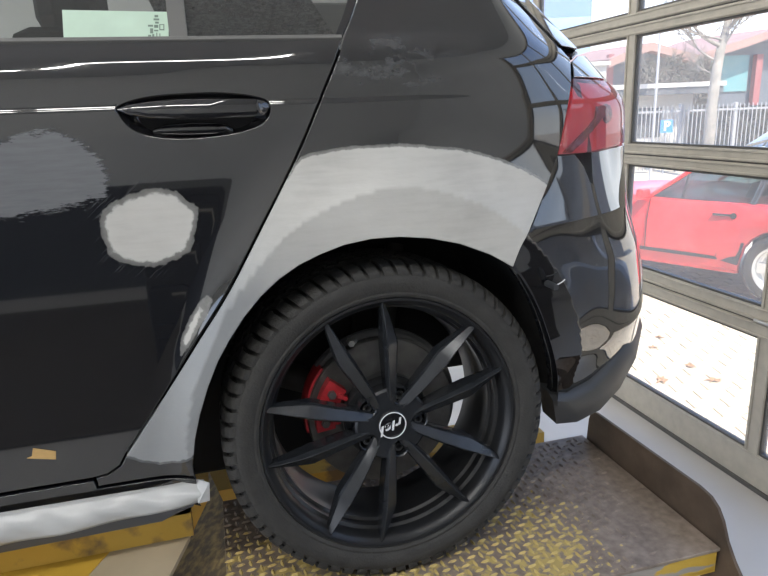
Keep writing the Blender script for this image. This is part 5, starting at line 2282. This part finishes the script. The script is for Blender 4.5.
# slim white pole
dQ = 11.6
pq = yard_frame(655.5, dQ)
m_ = MB()
m_.tube([(0, 0, 0), (0, 0, hz(655, 28, dQ) - GZ)], [0.028, 0.020], 10)
o = m_.build('pole', FENCE, None, smooth=50)
o.location = tuple(pq)
tag(o, 'slim white flag pole standing left of the parking sign', 'pole')
# bare tree
dT = 14.6
tb_ = yard_frame(709, dT)
tree = empty('bare_tree', tuple(tb_))
tag(tree, 'bare pale barked tree in front of the white fence', 'tree')


def tp3(px, py, back_=0.0):
    p_ = depth(px, py, dT + back_)
    return np.array(p_) - tb_


trunk = [np.array((0, 0, 0.0)), tp3(710, 130), tp3(712, 105), tp3(716, 75), tp3(720, 52), tp3(724, 38), tp3(729, 18), tp3(733, -5), tp3(735, -30)]
m_ = MB()
m_.tube(trunk, [0.15, 0.125, 0.115, 0.11, 0.10, 0.09, 0.08, 0.065, 0.05], 14)
m_.build('trunk', BARK, tree, smooth=60)
random.seed(21)


def branch(m_, p, d, L_, r_, lev):
    pts = [p.copy()]
    rr_ = [r_]
    q = p.copy()
    dd_ = d.copy()
    ns_ = 5
    for i in range(ns_):
        dd_ = dd_ + np.array([random.uniform(-.22, .22), random.uniform(-.22, .22), random.uniform(-.12, .25)])
        dd_ /= np.linalg.norm(dd_)
        q = q + dd_ * L_ / ns_
        pts.append(q.copy())
        rr_.append(r_ * (1 - 0.75 * (i + 1) / ns_))
        if lev < 3 and i >= 1:
            for _ in range(2 if lev else 2):
                nd = dd_ + np.array([random.uniform(-1, 1), random.uniform(-.8, .8), random.uniform(-.3, .9)]) * 0.9
                branch(m_, q.copy(), nd / np.linalg.norm(nd), L_ * random.uniform(.4, .62), r_ * 0.42, lev + 1)
    m_.tube(pts, rr_, 5 if lev else 8, cap=False)


BR = [((722, 47), (680, 30), 0.055), ((718, 62), (690, 40), 0.03), ((726, 32), (748, -2), 0.05), ((722, 45), (742, 28), 0.035), ((732, 0), (700, -30), 0.04), ((716, 75), (700, 66), 0.02),
      ((730, 10), (665, 5), 0.04), ((733, -5), (770, -20), 0.04), ((724, 40), (690, 34), 0.03), ((727, 28), (760, 12), 0.03), ((729, 20), (690, 12), 0.03), ((731, 8), (755, -10), 0.03)]
for a, b, r_ in BR:
    pa = tp3(*a)
    pb = tp3(b[0], b[1], random.uniform(-0.6, 0.6))
    m_ = MB()
    L_ = np.linalg.norm(pb - pa)
    branch(m_, pa, (pb - pa) / L_, L_ * 1.15, r_, 0)
    m_.build('branch', BARK, tree, smooth=60)

# dark hedge shrubs behind the hut
TWIG = mat('bare_hedge_twigs', (0.16, 0.145, 0.12), 0.9, noise=0.4, nscale=4)
dG = 24.0
shrub_lab = ['leftmost bare bushy tree rising behind the white hut', 'middle bare bushy tree behind the white hut roof', 'right bare bushy tree behind the hut, next to the pale trunk']
for k, (px, wpx, top) in enumerate([(645, 30, 58), (672, 30, 54), (699, 28, 57)]):
    dG = 24.0 + 1.6 * (k % 2)
    b0_ = yard_frame(px, dG)
    H_ = hz(px, top, dG) - GZ
    t_ = empty('bushy_tree', tuple(b0_))
    tag(t_, shrub_lab[k], 'tree', 'bare trees behind the hut')
    m_ = MB()
    m_.tube([(0, 0, 0), (0.1, 0, H_ * 0.5)], [0.14, 0.08], 8)
    m_.build('trunk', BARK, t_, smooth=50)
    m_ = MB()
    R_ = wpx / 2 * pxm(dG) * 1.15
    for i in range(1500):
        a = random.uniform(0, 2 * PI)
        ph = random.uniform(-1, 1)
        rr_ = R_ * random.random() ** 0.45
        c = np.array([rr_ * math.cos(a) * math.sqrt(1 - ph * ph), rr_ * math.sin(a) * math.sqrt(1 - ph * ph), H_ * 0.60 + ph * H_ * 0.40 * random.random() ** 0.4])
        d_ = np.array([random.uniform(-1, 1), random.uniform(-1, 1), random.uniform(-.2, 1)])
        d_ *= 0.42 / np.linalg.norm(d_)
        w_ = np.cross(d_, [0.3, 0.9, 0.2])
        w_ *= 0.022 / (np.linalg.norm(w_) + 1e-9)
        m_.add([c - w_, c + w_, c + d_], [(0, 1, 2)])
    o = m_.build('twigs', TWIG, t_)
    o['kind'] = 'stuff'

# large building with curved eaves, dark facade, teal glass, red column
dB = 34.0
BWALL = mat('dark_blue_facade', (0.10, 0.115, 0.14), 0.5, noise=0.1, nscale=1)
EAVE = mat('pink_brown_eaves', (0.30, 0.18, 0.155), 0.7)
TEAL = mat('teal_glass', (0.11, 0.25, 0.27), 0.15)
REDC = mat('red_column', (0.26, 0.08, 0.085), 0.6)
big = empty('building', tuple(yard_frame(600, dB)), (0, 0, FR))
tag(big, 'large dark building with curved pinkish eaves and red columns in the background', 'building')
u = pxm(dB)


def bx(px):
    return (px - 600) * u


def bz_(px, py):
    return hz(px, py, dB) - GZ


curve = [(600, 62), (622, 52), (640, 46), (662, 52), (684, 58), (705, 50), (728, 43), (750, 35), (775, 30), (810, 28), (860, 30)]
m_ = MB()
poly = [(bx(600), 0, 0)] + [(bx(a), 0, bz_(a, b) - 0.35) for a, b in curve] + [(bx(860), 0, 0)]
m_.prism([poly[0], poly[-1]] + poly[1:-1][::-1], (0, 9.0, 0))
m_.build('facade', BWALL, big)
m_ = MB()
vs = []
for a, b in curve:
    z = bz_(a, b)
    vs += [(bx(a), -1.2, z - 0.40), (bx(a), -1.2, z), (bx(a), 9.2, z + 0.5), (bx(a), 9.2, z + 0.1)]
fs = [(i * 4 + k, i * 4 + (k + 1) % 4, i * 4 + 4 + (k + 1) % 4, i * 4 + 4 + k) for i in range(len(curve) - 1) for k in range(4)]
fs += [(0, 1, 2, 3), tuple(range(len(curve) * 4 - 4, len(curve) * 4))]
m_.add(vs, fs)
m_.build('eaves', EAVE, big, smooth=30)
m_ = MB()
m_.box((bx(706), -0.1, bz_(720, 92)), (bx(744), 0.05, bz_(720, 57)))
m_.build('window', TEAL, big)
for x in (768, 800):
    m_ = MB()
    m_.box((bx(x), -0.1, bz_(x, 92)), (bx(x + 26), 0.05, bz_(x, 55)))
    m_.build('window', TEAL, big)
for x, w_ in ((748, 6), (604, 5), (700, 3)):
    m_ = MB()
    m_.box((bx(x), -0.45, 0), (bx(x + w_), -0.05, bz_(x, 56)))
    m_.build('column', REDC, big)
# pale building far left, behind the car's rear edge
PALEB = mat('pale_blue_cladding', (0.13, 0.23, 0.50), 0.6)
PALEC = mat('pale_cyan_cladding', (0.25, 0.40, 0.56), 0.6)
dL = 52.0
pb_ = empty('building', tuple(yard_frame(588, dL)), (0, 0, FR))
tag(pb_, 'tall pale blue clad building at the far left behind the tailgate', 'building')
w_ = 150 * pxm(dL)
m_ = MB()
m_.box((-w_, 0, hz(588, 19, dL) - GZ), (0, 6, hz(588, 19, dL) - GZ + 9))
m_.build('upper_cladding', PALEB, pb_)
m_ = MB()
m_.box((-w_, -0.05, 0), (0, 5.95, hz(588, 19, dL) - GZ - 0.02))
m_.build('lower_cladding', PALEC, pb_)
# white low building between it and the mullion
wb_ = empty('building', tuple(yard_frame(590, 28)), (0, 0, FR))
tag(wb_, 'bright white rendered building right of the pale blue one', 'building')
m_ = MB()
m_.box((0, 0, 0), (15 * pxm(28), 4, hz(600, 66, 28) - GZ))
m_.build('wall', WHITEW, wb_)
m_ = MB()
m_.box((-.1, -.2, hz(600, 66, 28) - GZ), (15 * pxm(28) + .1, 4.2, hz(600, 66, 28) - GZ + 0.15))
m_.build('roof', WHITEW, wb_)

# parked cars glimpsed over the door rail


def parked(px, dep, mt, lab, yaw, L_=4.2, sc=1.0):
    p_ = yard_frame(px, dep)
    t_ = empty('car', tuple(p_), (0, 0, FR + yaw))
    tag(t_, lab, 'car', None)
    sec = []
    for x, b, t, ins in ((-2.1, .5, .55, .12), (-1.9, .75, .80, .04), (-1.2, .85, .90, 0), (0.0, .88, .92, 0), (0.9, .86, .92, 0), (1.3, .80, .90, 0.0), (1.9, .68, .74, .06), (2.1, .45, .5, .18)):
        W_ = 0.85 - ins
        sec.append([(x, -W_ + .05, .2), (x, -W_, .45), (x, -W_ + .03, b - .06), (x, -W_ + .1, b), (x, 0, t), (x, W_ - .1, b), (x, W_ - .03, b - .06), (x, W_, .45), (x, W_ - .05, .2)])
    loft(sec, mt, 'body_shell', t_, 40)
    sec = []
    for x, h, ins in ((-1.75, .86, .20), (-1.3, 1.25, .26), (-0.6, 1.40, .28), (0.2, 1.40, .28), (0.45, 1.30, .27), (1.1, .88, .2)):
        W_ = 0.85 - ins
        sec.append([(x, -0.72, .84), (x, -W_, h - .03), (x, -W_ + .1, h), (x, W_ - .1, h), (x, W_, h - .03), (x, 0.72, .84)])
    loft(sec, GLOSSB, 'cabin_glass', t_, 30)
    sec = []
    for x, h in ((-1.25, 1.26), (-0.6, 1.42), (0.2, 1.42), (0.42, 1.33)):
        sec.append([(x, -0.56, h - .03), (x, -0.48, h), (x, 0.48, h), (x, 0.56, h - .03)])
    loft(sec, mt, 'roof', t_, 30, cap=False)
    for xw in (-1.3, 1.3):
        for yw in (-0.72, 0.72):
            m_ = MB()
            m_.lathe_y([(0.0, yw - .1), (0.20, yw - .11), (0.30, yw - .1), (0.32, yw - .06), (0.32, yw + .06), (0.30, yw + .1), (0.2, yw + .11), (0.0, yw + .1)], 24, xw, 0.32)
            m_.build('tyre', RUBBER, t_, smooth=40)
    return t_


WHP = mat('white_car_paint', (0.75, 0.76, 0.78), 0.25, coat=0.5)
parked(832, 10.8, WHP, 'white car with its bonnet in front of the fence, right of the tree', PI)

# dark workshop building to the side that the bumper mirrors
hb = empty('building', (15.0, -3.5, GZ), (0, 0, 0.08))
tag(hb, 'grey gabled building across the yard, mirrored in the bumper', 'building')
GREYW = mat('grey_render', (0.20, 0.215, 0.24), 0.8)
TANW = mat('tan_render', (0.42, 0.33, 0.22), 0.8)
m_ = MB()
m_.prism([(0, -6, 0), (0, 5.5, 0), (0, 5.5, 3.6), (0, 2.2, 5.6), (0, -1.2, 3.6), (0, -6, 3.6)], (6, 0, 0))
m_.build('wall', GREYW, hb)
m_ = MB()
m_.box((-0.3, -0.8, 0), (0.0, 0.6, 3.4))
m_.build('bay', TANW, hb)
m_ = MB()
m_.prism([(-0.4, 5.9, 3.45), (-0.4, 2.2, 5.75), (-0.4, -1.2, 3.72), (-0.4, -6.3, 3.72), (-0.4, -6.3, 3.6), (-0.4, -1.2, 3.6), (-0.4, 2.2, 5.6), (-0.4, 5.9, 3.3)], (6.8, 0, 0))
m_.build('roof', SOFF, hb)


sc_ = parked(700, 12.0, mat('dark_blue_grey_car_paint', (0.05, 0.065, 0.09), 0.25, coat=0.6), 'dark blue grey car added right of the red coupe to fill the bumper reflection', 0)
sc_.location = (4.9, -1.2, GZ)  # out of view, added only to darken what the bumper mirrors
sc_.rotation_euler = (0, 0, PI / 2 + 0.05)
